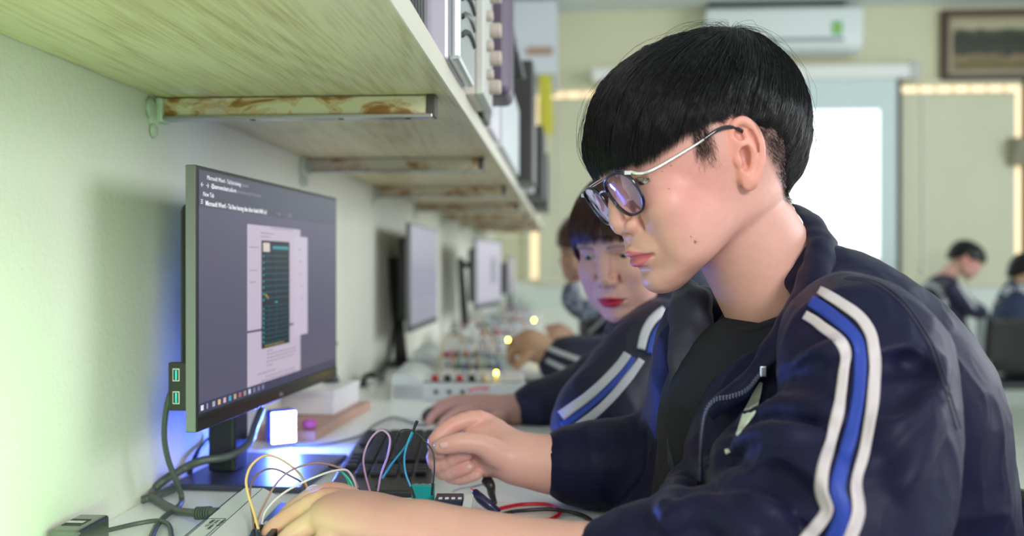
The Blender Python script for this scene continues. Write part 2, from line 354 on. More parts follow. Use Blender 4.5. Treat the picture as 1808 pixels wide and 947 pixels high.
# ------------------------------------------------------------------ near monitor
blk = mat('black_plastic', (.016, .017, .018), .38, bump=.08, bscale=900)
blk2 = mat('black_gloss', (.012, .012, .014), .2)
A = C(347, 293, 1.072); Bq = C(345, 765, 1.072)
Dn = np.array([ -0.3716+0, 0, 0])
P0 = C(346, 529, 1.072); P1 = C(594, 515, 1.612)
P0 = np.array([P0[0], P0[1], 0]); P1 = np.array([P1[0], P1[1], 0])
mz0 = CAMZ-.2+.005; mz1 = mz0+.315
mz1 = CAMZ+(468-291)/F*1.072*1.0; mz0 = CAMZ-(765-468)/F*1.072
def monitor(name, p0, p1, z0, z1, label, group=None, tilt=0.0):
    # local frame: u along the screen (away from camera), n out of the screen face, w up
    u = (p1-p0); wdt = np.linalg.norm(u); u = u/wdt; w = np.array([0, 0, 1.0]); n = np.cross(u, w)
    M = Matrix((Vector((u[0], u[1], 0)), Vector((n[0], n[1], 0)), Vector((0, 0, 1)))).transposed().to_4x4()
    M.translation = Vector((p0[0], p0[1], z0))
    if tilt: M = M @ Matrix.Translation((0, 0, (z1-z0)/2)) @ Matrix.Rotation(tilt, 4, 'X') @ Matrix.Translation((0, 0, -(z1-z0)/2))
    h = z1-z0
    r = empty(name, (p0[0]+u[0]*wdt/2, p0[1]+u[1]*wdt/2, z0), label, 'monitor', group)
    MB().box(0, wdt, -.013, 0, 0, h, bev=.0012, xf=M).build('casing', blk, r)
    MB().box(.05, wdt-.05, -.048, -.013, .03, h-.04, bev=.012, xf=M).build('rear_housing', blk, r)
    MB().box(0.0008, wdt-.0008, -.0004, .0012, 0.0005, .0175, bev=.0004, xf=M).build('lower_bezel', blk2, r)
    MB().box(-.0006, .0012, -.0126, -.0006, .0008, h-.0008, bev=.0004, xf=M).build('lit_side_strip', mat('lit_side_grey', (.20, .21, .21), .42, metal=.3), r)  # paler strip added so the side edge looks lit
    return r, M, wdt, h
mon, MM, mw, mh = monitor('monitor', P0, P1, mz0, mz1, 'black monitor nearest the camera showing a document with a green waveform plot')
def scrm(name, col, e=.9):
    return mat('glass_'+name, tuple(c*.12 for c in col), .35, emit=col, es=e)
def sr(mb, u0, u1, v0, v1, lay=1, mi=0):
    # rectangle on the glass; u,v as fractions of the panel
    return mb.box(u0*mw, u1*mw, .0002, .0002+.00022*lay, v0*mh, v1*mh, xf=MM, mi=mi)
disp = sr(MB(), .012, .988, .065, .985).build('display', scrm('slate', (.085, .080, .135), 1.0), mon)
# title bars
sr(MB(), .0125, .9875, .845, .984, 2).build('browser_bar', scrm('bar', (.060, .068, .105)), disp)
sr(MB(), .0125, .9875, .0655, .105, 2).build('task_bar', scrm('task', (.040, .042, .100)), disp)
# document page: photo px 441..545
sr(MB(), .275, .655, .105, .335, 2).build('page', scrm('page', (.52, .45, .56)), disp)
sr(MB(), .275, .655, .345, .80, 2).build('page', scrm('page', (.52, .45, .56)), disp)
sr(MB(), .60, .715, .28, .765, 3).build('side_window', scrm('page2', (.55, .49, .60)), disp)
plot = sr(MB(), .365, .565, .255, .735, 4).build('waveform_plot', scrm('plot', (.006, .012, .022)), disp)
gr = MB(); ax = MB(); yl = MB()
for k in range(9):
    v = .46+.235*k/8.6; sr(gr, .372, .56, v+.03-.015, v+.034-.015, 5)
    v = .275+.165*k/8; sr(gr, .372, .56, v, v+.003, 5)
for k in range(8):
    sr(ax, .372, .380, .465+.028*k, .474+.028*k, 5); sr(ax, .372, .380, .28+.021*k, .288+.021*k, 5)
sr(ax, .44, .555, .700, .712, 5); sr(ax, .455, .47, .262, .268, 5); sr(ax, .455, .475, .452, .460, 5)
sr(gr, .463, .466, .48, .70, 5); sr(gr, .463, .466, .28, .44, 5); sr(gr, .400, .402, .48, .70, 5); sr(gr, .415, .417, .28, .44, 5)
gr.build('grid_line', scrm('cyan', (.01, .10, .14)), plot); ax.build('axis_figure', scrm('cyan2', (.03, .32, .36)), plot)
for k in range(10): sr(yl, .385+.014*k, .394+.014*k, .262, .268, 5)
for k in range(6): sr(yl, .386+.004*k, .389+.004*k, .49-.004*k, .50-.003*k, 5)
yl.build('trace', scrm('yellow', (.36, .27, .04)), plot)
lg = sr(MB(), .374, .418, .685, .725, 6).build('plot_logo', scrm('lg', (.65, .58, .5)), plot)
tx = MB(); rr = random.Random(3)
def lines(u0, u1, vs, seed):
    r = random.Random(seed)
    for v in vs:
        u = u0
        while u < u1-.02:
            l = r.uniform(.008, .03); sr(tx, u, min(u+l, u1), v, v+.0045, 3); u += l+.005
lines(.43, .60, (.79,), 1); lines(.36, .47, (.765,), 2); lines(.36, .45, (.75,), 4)
for i, v in enumerate((.238, .222, .206, .19, .172)): lines(.40, (.45, .62, .62, .60, .44)[i], (v,), 9+i)
lines(.34, .46, (.145,), 20); lines(.39, .62, (.125,), 21); lines(.36, .61, (.111,), 22)
lines(.29, .36, (.70,), 30); lines(.29, .345, (.60, .55), 31)
for i in range(6): sr(tx, .64+.004*i, .66+.002*i, .70-.06*i, .7045-.06*i, 4)
tx.build('document_text', scrm('ink', (.26, .22, .30)), disp)
uu = MM.to_3x3() @ Vector((1, 0, 0)); nn = MM.to_3x3() @ Vector((0, 1, 0)); up3 = MM.to_3x3() @ Vector((0, 0, 1))
def st(s, u, v, size, m, par=None, sx=1.0, name='screen_text', bold=0.0):
    # reads left to right as seen from in front of the screen
    return text(s, size, par or disp, m, MM @ Vector((u*mw, .0012, v*mh)), uu, up3, .0001, name, sx=sx, bold=bold)
wt = scrm('white', (.85, .85, .9)); dim = scrm('dim', (.25, .25, .32))
st('Microsoft Word - Tai lieu huong', .05, .953, .0075, wt); st('(2) [HUST] Handout', .165, .953, .0075, dim)
st('x   +', .245, .953, .0075, dim)
st('\u2190  \u2192  C', .018, .920, .0095, wt); st('classroom.hust.edu.vn', .075, .923, .0080, wt, bold=.0001)
st('/mod/resource/view.php?id=handout', .155, .922, .0075, dim)
st('New Tab', .03, .887, .0080, wt)
st('\u2261', .018, .852, .012, wt); st('Microsoft Word - Tai lieu huong dan thuc hanh 0401.cd', .042, .853, .0085, wt, bold=.00015)
st('1 / 48   -   + |  100%', .46, .853, .008, dim)
# task bar icons
cols = [(.8, .8, .9), (.35, .35, .5), (.4, .4, .5), (.7, .5, .2), (.7, .45, .5), (.05, .4, .55), (.5, .4, .2), (.5, .12, .15), (.4, .3, .2), (.6, .65, .9), (.2, .2, .35), (.2, .2, .35), (.2, .2, .35)]
for i, c in enumerate(cols):
    ic = sr(MB(), .020+.029*i, .033+.029*i if i not in (1,) else .026+.029*i, .076, .096, 3)
    ic.build('task_icon', scrm('i%d' % i, c), disp)
text('DELL', .007, mon, mat('logo_grey', (.4, .4, .42), .4), MM @ Vector((mw*.487, .0014, .005)), uu, up3, .0001, 'maker_logo')
# usb panel on the left flank
up_ = MB().box(.003, .012, -.036, -.0132, .025, .082, bev=.001, xf=MM).build('usb_panel', blk, mon)
silver = mat('silver_metal', (.7, .7, .7), .25, metal=1.0)
for z in (.033, .060):
    s_ = MB().box(.0012, .0032, -.030, -.021, z, z+.0155, bev=.0006, xf=MM).build('usb_port', silver, up_)
    MB().box(.0006, .0016, -.0285, -.0225, z+.0015, z+.014, xf=MM).build('port_slot', blk2, s_)
    MB().box(.0002, .0012, -.0262, -.0238, z+.002, z+.0135, xf=MM).build('port_tongue', mat('cyan_tongue', (.05, .55, .6), .4), s_)
# stand
sx_ = C(412, 750, 1.33); bx = sx_[0]; by = sx_[1]
n2_ = MM.to_3x3() @ Vector((0, -1, 0)); cc = np.array([bx, by])
SM = MM.copy(); SM.translation = Vector((bx, by, DZ))
MB().box(-.024, .026, -.028, .012, .010, mz0-DZ+.16, bev=.004, xf=SM).build('stand_neck', blk, mon)
MB().box(-.095, .125, -.05, .135, .0, .009, bev=.003, xf=SM).build('stand_base', mat('dark_base_plate', (.05, .055, .09), .34, metal=.2), mon)
MB().box(-.05, .05, -.03, -.005, mz0-DZ+.09, mz0-DZ+.20, bev=.006, xf=SM).build('vesa_hinge', blk, mon)
# ------------------------------------------------------------------ blue light cube
lc = C(501, 748, 1.40)
lcx, lcy = onZ(501, 782, DZ+.012)[:2]
def light_cube(label, cx, cy, zb, dirx, diry, sz, col, e, body):
    r = empty('led_light', (cx, cy, zb), label, 'lamp')
    n = Vector((dirx, diry, 0)).normalized(); s = Vector((0, 0, 1)).cross(n)
    M = Matrix((s, n, Vector((0, 0, 1)))).transposed().to_4x4(); M.translation = Vector((cx, cy, zb))
    MB().box(-sz/2, sz/2, -.03, 0, 0, sz*1.22, bev=.006, xf=M).build('body', body, r)
    MB().box(-sz/2+.003, sz/2-.003, -.0005, .0016, .003, sz*1.22-.003, bev=.0008, xf=M).build('light_panel', mat('panel_'+label[:4], (.8, .8, .9), .4, emit=col, es=e), r)
    return r
dvec = (CAM-lc)
light_cube('small square LED light glowing blue-white on the desk below the near monitor', lcx, lcy, DZ+.0095, dvec[0]*1.0+.55, dvec[1], .046, (.08, .17, 1.0), 380, mat('blue_body', (.03, .05, .5), .4))
gr_ = empty('led_light', (-.36, .72, DZ), 'green LED light propped up on the desk, just below the edge of the frame', 'lamp')
GM = Matrix.Translation((-.36, .70, DZ+.042)) @ Matrix.Rotation(math.radians(30), 4, 'Z') @ Matrix.Rotation(math.radians(-48), 4, 'X')
MB().box(-.04, .04, -.035, .035, -.022, -.001, bev=.005, xf=GM).build('body', blk, gr_)
MB().box(-.036, .036, -.031, .031, -.002, .001, bev=.001, xf=GM).build('light_panel', mat('green_panel', (.8, .9, .8), .4, emit=(.36, 1.0, .26), es=48), gr_)
MB().box(-.03, .03, -.03, .02, .0, .014, bev=.003, xf=Matrix.Translation((-.36, .69, DZ))).build('foot', blk, gr_)
# ------------------------------------------------------------------ dark device on a pen of shelf items
def sbox(name, label, cat, y0, y1, x0, x1, z0, z1, m, bev=.004, parts=None):
    r = empty(name, ((x0+x1)/2, (y0+y1)/2, z0), label, cat)
    MB().box(x0, x1, y0, y1, z0, z1, bev=bev).build('case', m, r)
    return r
lav = mat('silver_case', (.62, .60, .72), .35, metal=.35)
cream = mat('cream_case', (.66, .62, .56), .5); cream2 = mat('panel_grey_cream', (.58, .60, .56), .5)
z0 = ST+.001
r = sbox('network_recorder', 'black slotted device at the near end of the shelf', 'device', .86, 1.10, -.40, -.168, z0, z0+.20, blk)
for k in range(10): MB().box(-.169, -.1675, .88+.02*k, .888+.02*k, z0+.02, z0+.18).build('vent_slot', dkm, r)
# silver computer tower
r = empty('computer_tower', (-.3, 1.21, z0), 'silver computer tower with curved black grille slots standing on the shelf', 'computer')
MB().box(-.52, -.145, 1.115, 1.30, z0, z0+.36, bev=.004).build('case', lav, r)
fp = MB().prism([(1.117, z0), (1.298, z0), (1.298, z0+.36), (1.117, z0+.36)], -.146, -.131, 'x', bev=.006).build('front_panel', mat('silver_front', (.55, .60, .62), .3, metal=.5), r)
for k in range(5):
    pts = [(-.1305, 1.135, z0+.035+.023*k), (-.1300, 1.18, z0+.050+.023*k), (-.130, 1.23, z0+.058+.023*k), (-.1305, 1.285, z0+.056+.023*k)]
    MB().tube(pts, .0036, n=8).build('grille_slot', dkm if k % 2 == 0 else blk2, fp, smooth=True)
MB().box(-.1315, -.129, 1.20, 1.26, z0+.235, z0+.30, bev=.001).build('badge', silver, fp)
MB().lathe([(.011, 0), (.011, .003), (.009, .004)], (-.131, 1.225, z0+.268), (1, 0, 0)).build('power_button', silver, fp)
# signal generator standing on its side
def gen(y0, y1, x1, h, label, seed):
    r = empty('signal_generator', (-.3, (y0+y1)/2, z0), label, 'instrument')
    MB().box(-.42, x1-.012, y0, y1, z0, z0+h, bev=.003).build('case', cream, r)
    p = MB().box(x1-.013, x1, y0-.003, y1+.003, z0-.0, z0+h+.003, bev=.003).build('front_panel', cream2, r)
    rn = random.Random(seed)
    for k in range(5):
        zz = z0+.035+.046*k
        if zz > z0+h-.02: break
        for yy, rad, ln in ((y0+.045, .0085, .010), (y1-.045, .012, .018)):
            MB().lathe([(rad*.9, 0), (rad, .002), (rad, ln-.002), (rad*.8, ln)], (x1, yy+rn.uniform(-.01, .01), zz+rn.uniform(-.006, .006)), (1, 0, 0), n=20).build('control_knob', mat('taupe_knob', (.50, .43, .38), .45), p, smooth='auto')
    return r
gen(1.345, 1.50, -.122, .30, 'cream signal generator with taupe control knobs beside the silver tower', 2)
purp = mat('plum_black', (.10, .075, .13), .4)
sbox('black_switch_box', 'small black box with a round lamp low on the shelf beyond the knobbed instrument', 'device', 1.56, 1.66, -.40, -.14, z0, z0+.038, blk)
sbox('white_router', 'white upright device under the plum-black tower on the shelf', 'device', 1.70, 1.88, -.36, -.138, z0, z0+.098, mat('white_device', (.72, .70, .78), .4))
sbox('dark_tower', 'tall plum-black computer tower overhanging the shelf edge', 'computer', 1.56, 1.69, -.42, -.097, z0+.039, z0+.50, purp, bev=.015)
sbox('pale_panel_device', 'long pale grey device lying on the shelf behind the white router', 'device', 1.95, 2.60, -.38, -.135, z0, z0+.19, mat('pale_grey_device', (.60, .64, .68), .4))
# slanted black instrument with a grey rim
r = empty('slanted_display', (-.2, 2.2, z0+.2), 'black slanted display with a thin grey rim on top of the shelf devices', 'display')
sl = Matrix.Translation((-.16, 2.10, z0+.232)) @ Matrix.Rotation(math.radians(-12), 4, 'Y')
MB().box(-.16, .045, 0, .30, 0, .16, bev=.004, xf=sl).build('case', blk, r)
MB().box(.045, .052, -.004, .304, -.004, .165, bev=.002, xf=sl).build('grey_rim', mat('rim_grey', (.28, .29, .32), .4), r)
MB().lathe([(.006, 0), (.006, .004)], tuple(sl@Vector((.05, .1, .13))), (1, 0, 0)).build('indicator_lamp', mat('pale_lens', (.75, .8, .85), .2), r)
sbox('black_tower', 'matt black computer tower further along the shelf', 'computer', 2.72, 3.0, -.42, -.10, z0, z0+.36, blk)
sbox('white_set_top_box', 'small white box between two black towers on the shelf', 'device', 3.06, 3.24, -.40, -.115, z0, z0+.10, mat('white_device', (.72, .70, .78), .4))
sbox('charcoal_tower', 'charcoal computer tower standing near the far end of the shelf', 'computer', 3.34, 3.75, -.42, -.085, z0, z0+.26, mat('charcoal', (.03, .03, .035), .5))
sbox('small_black_tower', 'lowest black computer tower at the far end of the shelf', 'computer', 4.0, 4.5, -.45, -.08, z0, z0+.24, blk)
# yellow cloth
pts = []
v = []; f = []
yc = 6.57; cx = onY(958, 140, yc)[0]; zt = onY(958, 132, yc)[2]; zb = onY(960, 245, yc)[2]
for i in range(13):
    for j in range(20):
        u_ = i/12; t_ = j/19
        v.append((cx-.03+.09*u_+.02*t_, yc+.012*math.sin(u_*14+t_*2), zt+(zb-zt)*t_*(1-.12*abs(math.sin(u_*5)))))
f = [(i*20+j, (i+1)*20+j, (i+1)*20+j+1, i*20+j+1) for i in range(12) for j in range(19)]
yo = MB().add(v, f).build('yellow_cloth', mat('yellow_cloth', (.68, .64, .08), .8), smooth=True)
yo.modifiers.new('thick', 'SOLIDIFY').thickness = .004
tag(yo, 'yellow cloth hanging by the far end of the shelf', 'cloth')
hk = MB().box(SX-.3, cx+.05, yc-.006, yc+.006, ST+.24, ST+.252).build
# ------------------------------------------------------------------ implicit-surface modelling for bodies and clothes
class Vox:
    def __init__(s, lo, hi, h):
        s.lo = np.array(lo, float); s.h = h
        s.n = np.ceil((np.array(hi, float)-s.lo)/h).astype(int)+1
        s.F = np.full(tuple(s.n), 0.05, np.float32)
    def sub(s, lo, hi):
        a = np.clip(np.floor((np.minimum(lo, hi)-s.lo)/s.h).astype(int), 0, s.n)
        b = np.clip(np.ceil((np.maximum(lo, hi)-s.lo)/s.h).astype(int)+1, 0, s.n)
        if np.any(b <= a): return None
        sl = tuple(slice(i, j) for i, j in zip(a, b))
        g = [(s.lo[k]+s.h*np.arange(a[k], b[k])).astype(np.float32) for k in range(3)]
        return sl, g[0][:, None, None], g[1][None, :, None], g[2][None, None, :]
    def comb(s, sl, d, k, mode):
        A = s.F[sl]
        if mode == 's': a, b = -A, d
        else: a, b = A, d
        if k > 0:
            hh = np.maximum(k-np.abs(a-b), 0)/k; r = np.minimum(a, b)-hh*hh*k*.25
        else: r = np.minimum(a, b)
        s.F[sl] = -r if mode == 's' else r
    def ell(s, c, r, k=0.0, mode='u', rot=None):
        c = np.array(c, float); r = np.array(r, float); pad = max(r)*(1.0 if rot is not None else 0)+k+3*s.h
        e = (max(r) if rot is not None else r)+k+3*s.h
        q = s.sub(c-e, c+e)
        if q is None: return s
        sl, X, Y, Z = q; x, y, z = X-c[0], Y-c[1], Z-c[2]
        if rot is not None:
            Q = np.array(rot).T
            x, y, z = (Q[0, 0]*x+Q[0, 1]*y+Q[0, 2]*z, Q[1, 0]*x+Q[1, 1]*y+Q[1, 2]*z, Q[2, 0]*x+Q[2, 1]*y+Q[2, 2]*z)
        k0 = np.sqrt((x/r[0])**2+(y/r[1])**2+(z/r[2])**2); k1 = np.sqrt((x/r[0]**2)**2+(y/r[1]**2)**2+(z/r[2]**2)**2)+1e-9
        d = k0*(k0-1)/k1
        s.comb(sl, d, k, mode); return s
    def cone(s, a, b, r1, r2, k=0.0, mode='u', flat=None):
        a = np.array(a, float); b = np.array(b, float); R = max(r1, r2)+k+3*s.h
        q = s.sub(np.minimum(a, b)-R, np.maximum(a, b)+R)
        if q is None: return s
        sl, X, Y, Z = q; ab = b-a; L = ab@ab+1e-12
        t = np.clip(((X-a[0])*ab[0]+(Y-a[1])*ab[1]+(Z-a[2])*ab[2])/L, 0, 1)
        dx, dy, dz = X-a[0]-t*ab[0], Y-a[1]-t*ab[1], Z-a[2]-t*ab[2]
        if flat is not None:   # flat = (direction, factor): squash along a direction
            f = np.array(flat[0], float); f = f/np.linalg.norm(f); g = dx*f[0]+dy*f[1]+dz*f[2]; m = 1/flat[1]-1
            dx, dy, dz = dx+g*m*f[0], dy+g*m*f[1], dz+g*m*f[2]
        d = np.sqrt(dx*dx+dy*dy+dz*dz)-(r1+(r2-r1)*t)
        s.comb(sl, d, k, mode); return s
    def chain(s, P, R, k=0.0, mode='u', smooth=0, flat=None):
        P = np.array(P, float); R = np.array(R, float) if hasattr(R, '__len__') else np.full(len(P), R)
        if smooth:
            n = len(P); P2 = spline(P, smooth); R = np.interp(np.linspace(0, n-1, len(P2)), np.arange(n), R); P = P2
        for i in range(len(P)-1): s.cone(P[i], P[i+1], R[i], R[i+1], k, mode, flat)
        return s
    def mesh(s, smooth=1):
        F = s.F; I = F < 0; n = s.n
        c = [(i, j, k) for i in (0, 1) for j in (0, 1) for k in (0, 1)]
        cnt = np.zeros(tuple(n-1), np.int8)
        for (i, j, k) in c: cnt += I[i:n[0]-1+i, j:n[1]-1+j, k:n[2]-1+k]
        act = (cnt > 0) & (cnt < 8); idx = -np.ones(act.shape, np.int64); A = np.argwhere(act); idx[act] = np.arange(len(A))
        S = np.zeros((len(A), 3)); W_ = np.zeros(len(A))
        for a in range(8):
            for ax in range(3):
                p = np.array(c[a])
                if p[ax] == 1: continue
                q = p.copy(); q[ax] = 1
                fa = F[tuple((A+p).T)]; fb = F[tuple((A+q).T)]; m = (fa < 0) != (fb < 0)
                t = np.where(m, fa/np.where(m, fa-fb, 1), 0)
                pos = p[None, :].repeat(len(A), 0).astype(float); pos[:, ax] += t
                S[m] += pos[m]; W_[m] += 1
        V = s.lo+s.h*(A+S/W_[:, None]); Q = []
        for ax in range(3):
            sl0 = [slice(1, n[k]-1) for k in range(3)]; sl1 = list(sl0); sl0[ax] = slice(0, n[ax]-1); sl1[ax] = slice(1, n[ax])
            a = I[tuple(sl0)]; b = I[tuple(sl1)]
            for flip, m in ((False, a & ~b), (True, ~a & b)):
                E = np.argwhere(m)
                if len(E) == 0: continue
                for k in range(3):
                    if k != ax: E[:, k] += 1
                u, w = (ax+1) % 3, (ax+2) % 3; eu = np.zeros(3, int); eu[u] = 1; ew = np.zeros(3, int); ew[w] = 1
                q = np.stack([idx[tuple((E-eu-ew).T)], idx[tuple((E-ew).T)], idx[tuple(E.T)], idx[tuple((E-eu).T)]], 1)
                Q.append(q[:, ::-1] if flip else q)
        Q = np.concatenate(Q); Q = Q[(Q >= 0).all(1)]
        for _ in range(smooth): V = lap(V, Q, .5)
        return V, Q
def lap(V, Q, a):
    S = np.zeros_like(V); c = np.zeros(len(V))
    for i in range(Q.shape[1]):
        j = (i+1) % Q.shape[1]
        for x, y in ((Q[:, i], Q[:, j]), (Q[:, j], Q[:, i])):
            for k in range(3): S[:, k] += np.bincount(x, V[y, k], len(V))
            c += np.bincount(x, minlength=len(V))
    return V+(S/np.maximum(c, 1)[:, None]-V)*a
def vnormals(V, Q):
    n = np.cross(V[Q[:, 2]]-V[Q[:, 0]], V[Q[:, 3 % Q.shape[1]]]-V[Q[:, 1]]); N_ = np.zeros_like(V)
    for i in range(Q.shape[1]):
        for k in range(3): N_[:, k] += np.bincount(Q[:, i], n[:, k], len(V))
    return N_/(np.linalg.norm(N_, axis=1)[:, None]+1e-12)
def noise3(P, scale, seed=0):
    # smooth value noise
    P = np.asarray(P)*scale+seed*17.3; i = np.floor(P).astype(np.int64); f = P-i; f = f*f*(3-2*f); out = 0
    for a in (0, 1):
        for b in (0, 1):
            for c in (0, 1):
                h = ((i[:, 0]+a)*374761393+(i[:, 1]+b)*668265263+(i[:, 2]+c)*2147483647+seed*1274126177) & 0xffffffff
                h = ((h ^ (h >> 13))*1274126177) & 0xffffffff; h = (h ^ (h >> 16))/4294967295.0
                out = out+h*(f[:, 0] if a else 1-f[:, 0])*(f[:, 1] if b else 1-f[:, 1])*(f[:, 2] if c else 1-f[:, 2])
    return out*2-1
def sstep(a, b, x):
    t = np.clip((x-a)/(b-a), 0, 1); return t*t*(3-2*t)
def cam2w(P):
    P = np.asarray(P, float); return CAM+P[..., 0:1]*cR+P[..., 1:2]*cF+P[..., 2:3]*cU
def head_rot(yaw, pit, rol):
    B = np.array([[-1, 0, 0], [0, -1, 0], [0, 0, 1.]])
    def Rx(t): c, s = math.cos(t), math.sin(t); return np.array([[1, 0, 0], [0, c, -s], [0, s, c]])
    def Ry(t): c, s = math.cos(t), math.sin(t); return np.array([[c, 0, s], [0, 1, 0], [-s, 0, c]])
    def Rz(t): c, s = math.cos(t), math.sin(t); return np.array([[c, -s, 0], [s, c, 0], [0, 0, 1]])
    return B@Rz(yaw)@Ry(pit)@Rx(rol)
class Pose:
    def __init__(s, ang, t, k=1.0): s.R = head_rot(*[math.radians(a) for a in ang]); s.t = np.array(t); s.k = k
    def __call__(s, P): return cam2w((np.asarray(P, float)*s.k)@s.R.T+s.t)       # head metres -> world
    def hit(s, px, py, x=None, y=None):                                                 # photo ray meets the head plane y = const
        d = np.array([(px-904)/F, 1, -(py-473.5)/F]); n = s.R[:, 1]; kk = ((s.t+n*y*s.k)@n)/(d@n); return (s.R.T@(d*kk-s.t))/s.k
# profile tables in mm: U, front, back, half width
HP = np.array([(112, 30, -60, 30), (100, 46, -84, 52), (90, 61, -95, 62), (75, 75, -106, 70), (60, 84, -113, 75), (45, 89.5, -117, 77), (30, 92, -118, 76.5), (20, 90, -117, 75),
               (8, 87, -115, 73.5), (0, 86, -112, 72), (-12, 87, -106, 70), (-24, 88.5, -98, 68), (-34, 91, -90, 66), (-44, 91.5, -80, 64.5), (-54, 90.5, -60, 62.5), (-62, 88.5, -32, 60), (-70, 86, -2, 56.5), (-77, 86, 14, 52),
               (-84, 89, 26, 46), (-90, 89.5, 35, 39.5), (-96, 87.5, 44, 32), (-101, 84, 52, 24), (-105, 78, 60, 13)], float)[::-1]/1000
def build_head(h=.0013, fem=0.0, neck_to=(-.050, 0, -.19), neck_r=(.054, .060), neck_from=(-.024, 0, -.06), zmin=-.20, ears=True, detail=True):
    v = Vox((-.142, -.098, zmin), (.122, .098, .13), h)
    # lofted skull and jaw
    sl, X, Y, Z = v.sub(np.array([-.135, -.098, -.108]), np.array([.122, .098, .108]))
    fr = np.interp(Z, HP[:, 0], HP[:, 1]); bk = np.interp(Z, HP[:, 0], HP[:, 2]); hw = np.interp(Z, HP[:, 0], HP[:, 3])
    if fem: hw = hw*(1-.03*fem-.09*fem*sstep(-.03, -.1, Z))
    cx = (fr+bk)/2; a = (fr-bk)/2
    e = 2.25
    rr = ((np.abs(X-cx)/a)**e+(np.abs(Y)/hw)**e)**(1/e)
    d = (rr-1)*np.minimum(a, hw); d = np.maximum(d, np.maximum(Z-.100, -.106-Z)).astype(np.float32)
    v.comb(sl, d, 0, 'u')
    # smooth the stacked profile so the tables' kinks melt
    for ax in range(3):
        for _ in range(5):
            v.F = (v.F*2+np.roll(v.F, 1, ax)+np.roll(v.F, -1, ax))/4
    mm = lambda *p: np.array(p)/1000
    v.ell(mm(-20, 0, 36), mm(107, 78.5, 86), .012)
    v.cone(np.array(neck_from), np.array(neck_to), neck_r[0], neck_r[1], .022)
    if not detail: return v
    for s in (1, -1):
        v.ell(mm(90.5, 32*s, 13), mm(11, 19, 11), .014, 's')           # eye socket
        v.ell(mm(82, 26*s, 33), mm(9, 20, 7), .012)                     # brow
        v.ell(mm(64, 42*s, -16), mm(19, 20, 19), .022)                  # cheek
        v.ell(mm(46, 44*s, -52), mm(26, 15, 24), .025)                  # lower cheek
        v.ell(mm(66, 32*s, 13), mm(13.6, 14, 13.2), .005)               # eyelids over the ball
        v.cone(mm(80, 20*s, 9.5), mm(70.5, 46*s, 15), .0022, .0018, .002)       # lower lid rim
        v.cone(mm(81, 21*s, 18), mm(72, 46*s, 17), .0024, .0020, .003)
    # nose
    nt = 1.0-.15*fem
    v.chain([mm(85, 0, 22), mm(90, 0, 8), mm(95.5*1, 0, -6), mm(98.5, 0, -17)], [.0065, .0065, .0072, .0085], .010)
    v.ell(mm(97.4, 0, -21.5), mm(10.8, 11.2, 10.2)*np.array([1, nt, 1]), .006)
    for s in (1, -1):
        v.ell(mm(90.0, 15.6*s*nt, -26.0), mm(10.5, 7.4, 8.4), .0040)
        v.ell(mm(93, 9*s, -30), mm(8, 7, 5), .005)
        v.ell(mm(84, 24.2*s*nt, -26), mm(7, 2.2, 9.5), .0035, 's'); v.ell(mm(97, 13.5*s*nt, -16.5), mm(5, 3.2, 3.4), .005, 's')          # alar crease
    v.cone(mm(102, 0, -28), mm(92, 0, -34), .0042, .0042, .004)
    for s in (1, -1):
        v.ell(mm(96.0, 10.0*s*nt, -35), mm(4.6, 3.6, 3.8), .0012, 's')   # nostril
    # mouth area
    v.ell(mm(80, 0, -56), mm(17, 26, 22), .014)
    v.ell(mm(99.5, 0, -43), mm(3.0, 2.8, 9), .004, 's')                # philtrum
    up = [mm(80, 26, -59.5), mm(88.5, 17, -57.3), mm(94.0, 8, -54.4), mm(95.6, 2.2, -53.4), mm(95.3, 0, -54.4)]
    ur = [.0010, .0034, .0050, .0052, .0048]
    lo = [mm(80, 25.5, -61.0), mm(87.3, 16, -63.6), mm(92.0, 7, -65.6), mm(92.8, 0, -66.0)]
    lr = [.0010, .0038, .0058, .0062]
    for s in (1, -1):
        f = np.array([1, s, 1]); v.chain([p*f for p in up], ur, .0030, smooth=4); v.chain([p*f for p in lo], lr, .0030, smooth=4)
    gl = [mm(86.5, 27.5, -60.6), mm(93.0, 18.5, -60.3), mm(99.5, 8.5, -60.0), mm(101.3, 0, -60.6)]
    for s in (1, -1):
        f = np.array([1, s, 1]); v.chain([p*f for p in gl], [.0016, .0020, .0022, .0022], .0016, 's', smooth=4)
    v.ell(mm(97, 0, -77), mm(7, 18, 5), .008, 's')                     # fold above the chin
    v.ell(mm(79, 0, -90), mm(13, 17, 12), .012)
    # eye opening
    for s in (1, -1):
        R_ = np.array([[1, 0, 0], [0, 1, .10*s], [0, -.10*s, 1]])
        R_ /= np.linalg.norm(R_, axis=0)
        v.ell(mm(79, 33.5*s, 12.6), mm(10, 14.0, 3.5+1.0*fem), .0012, 's', rot=R_)
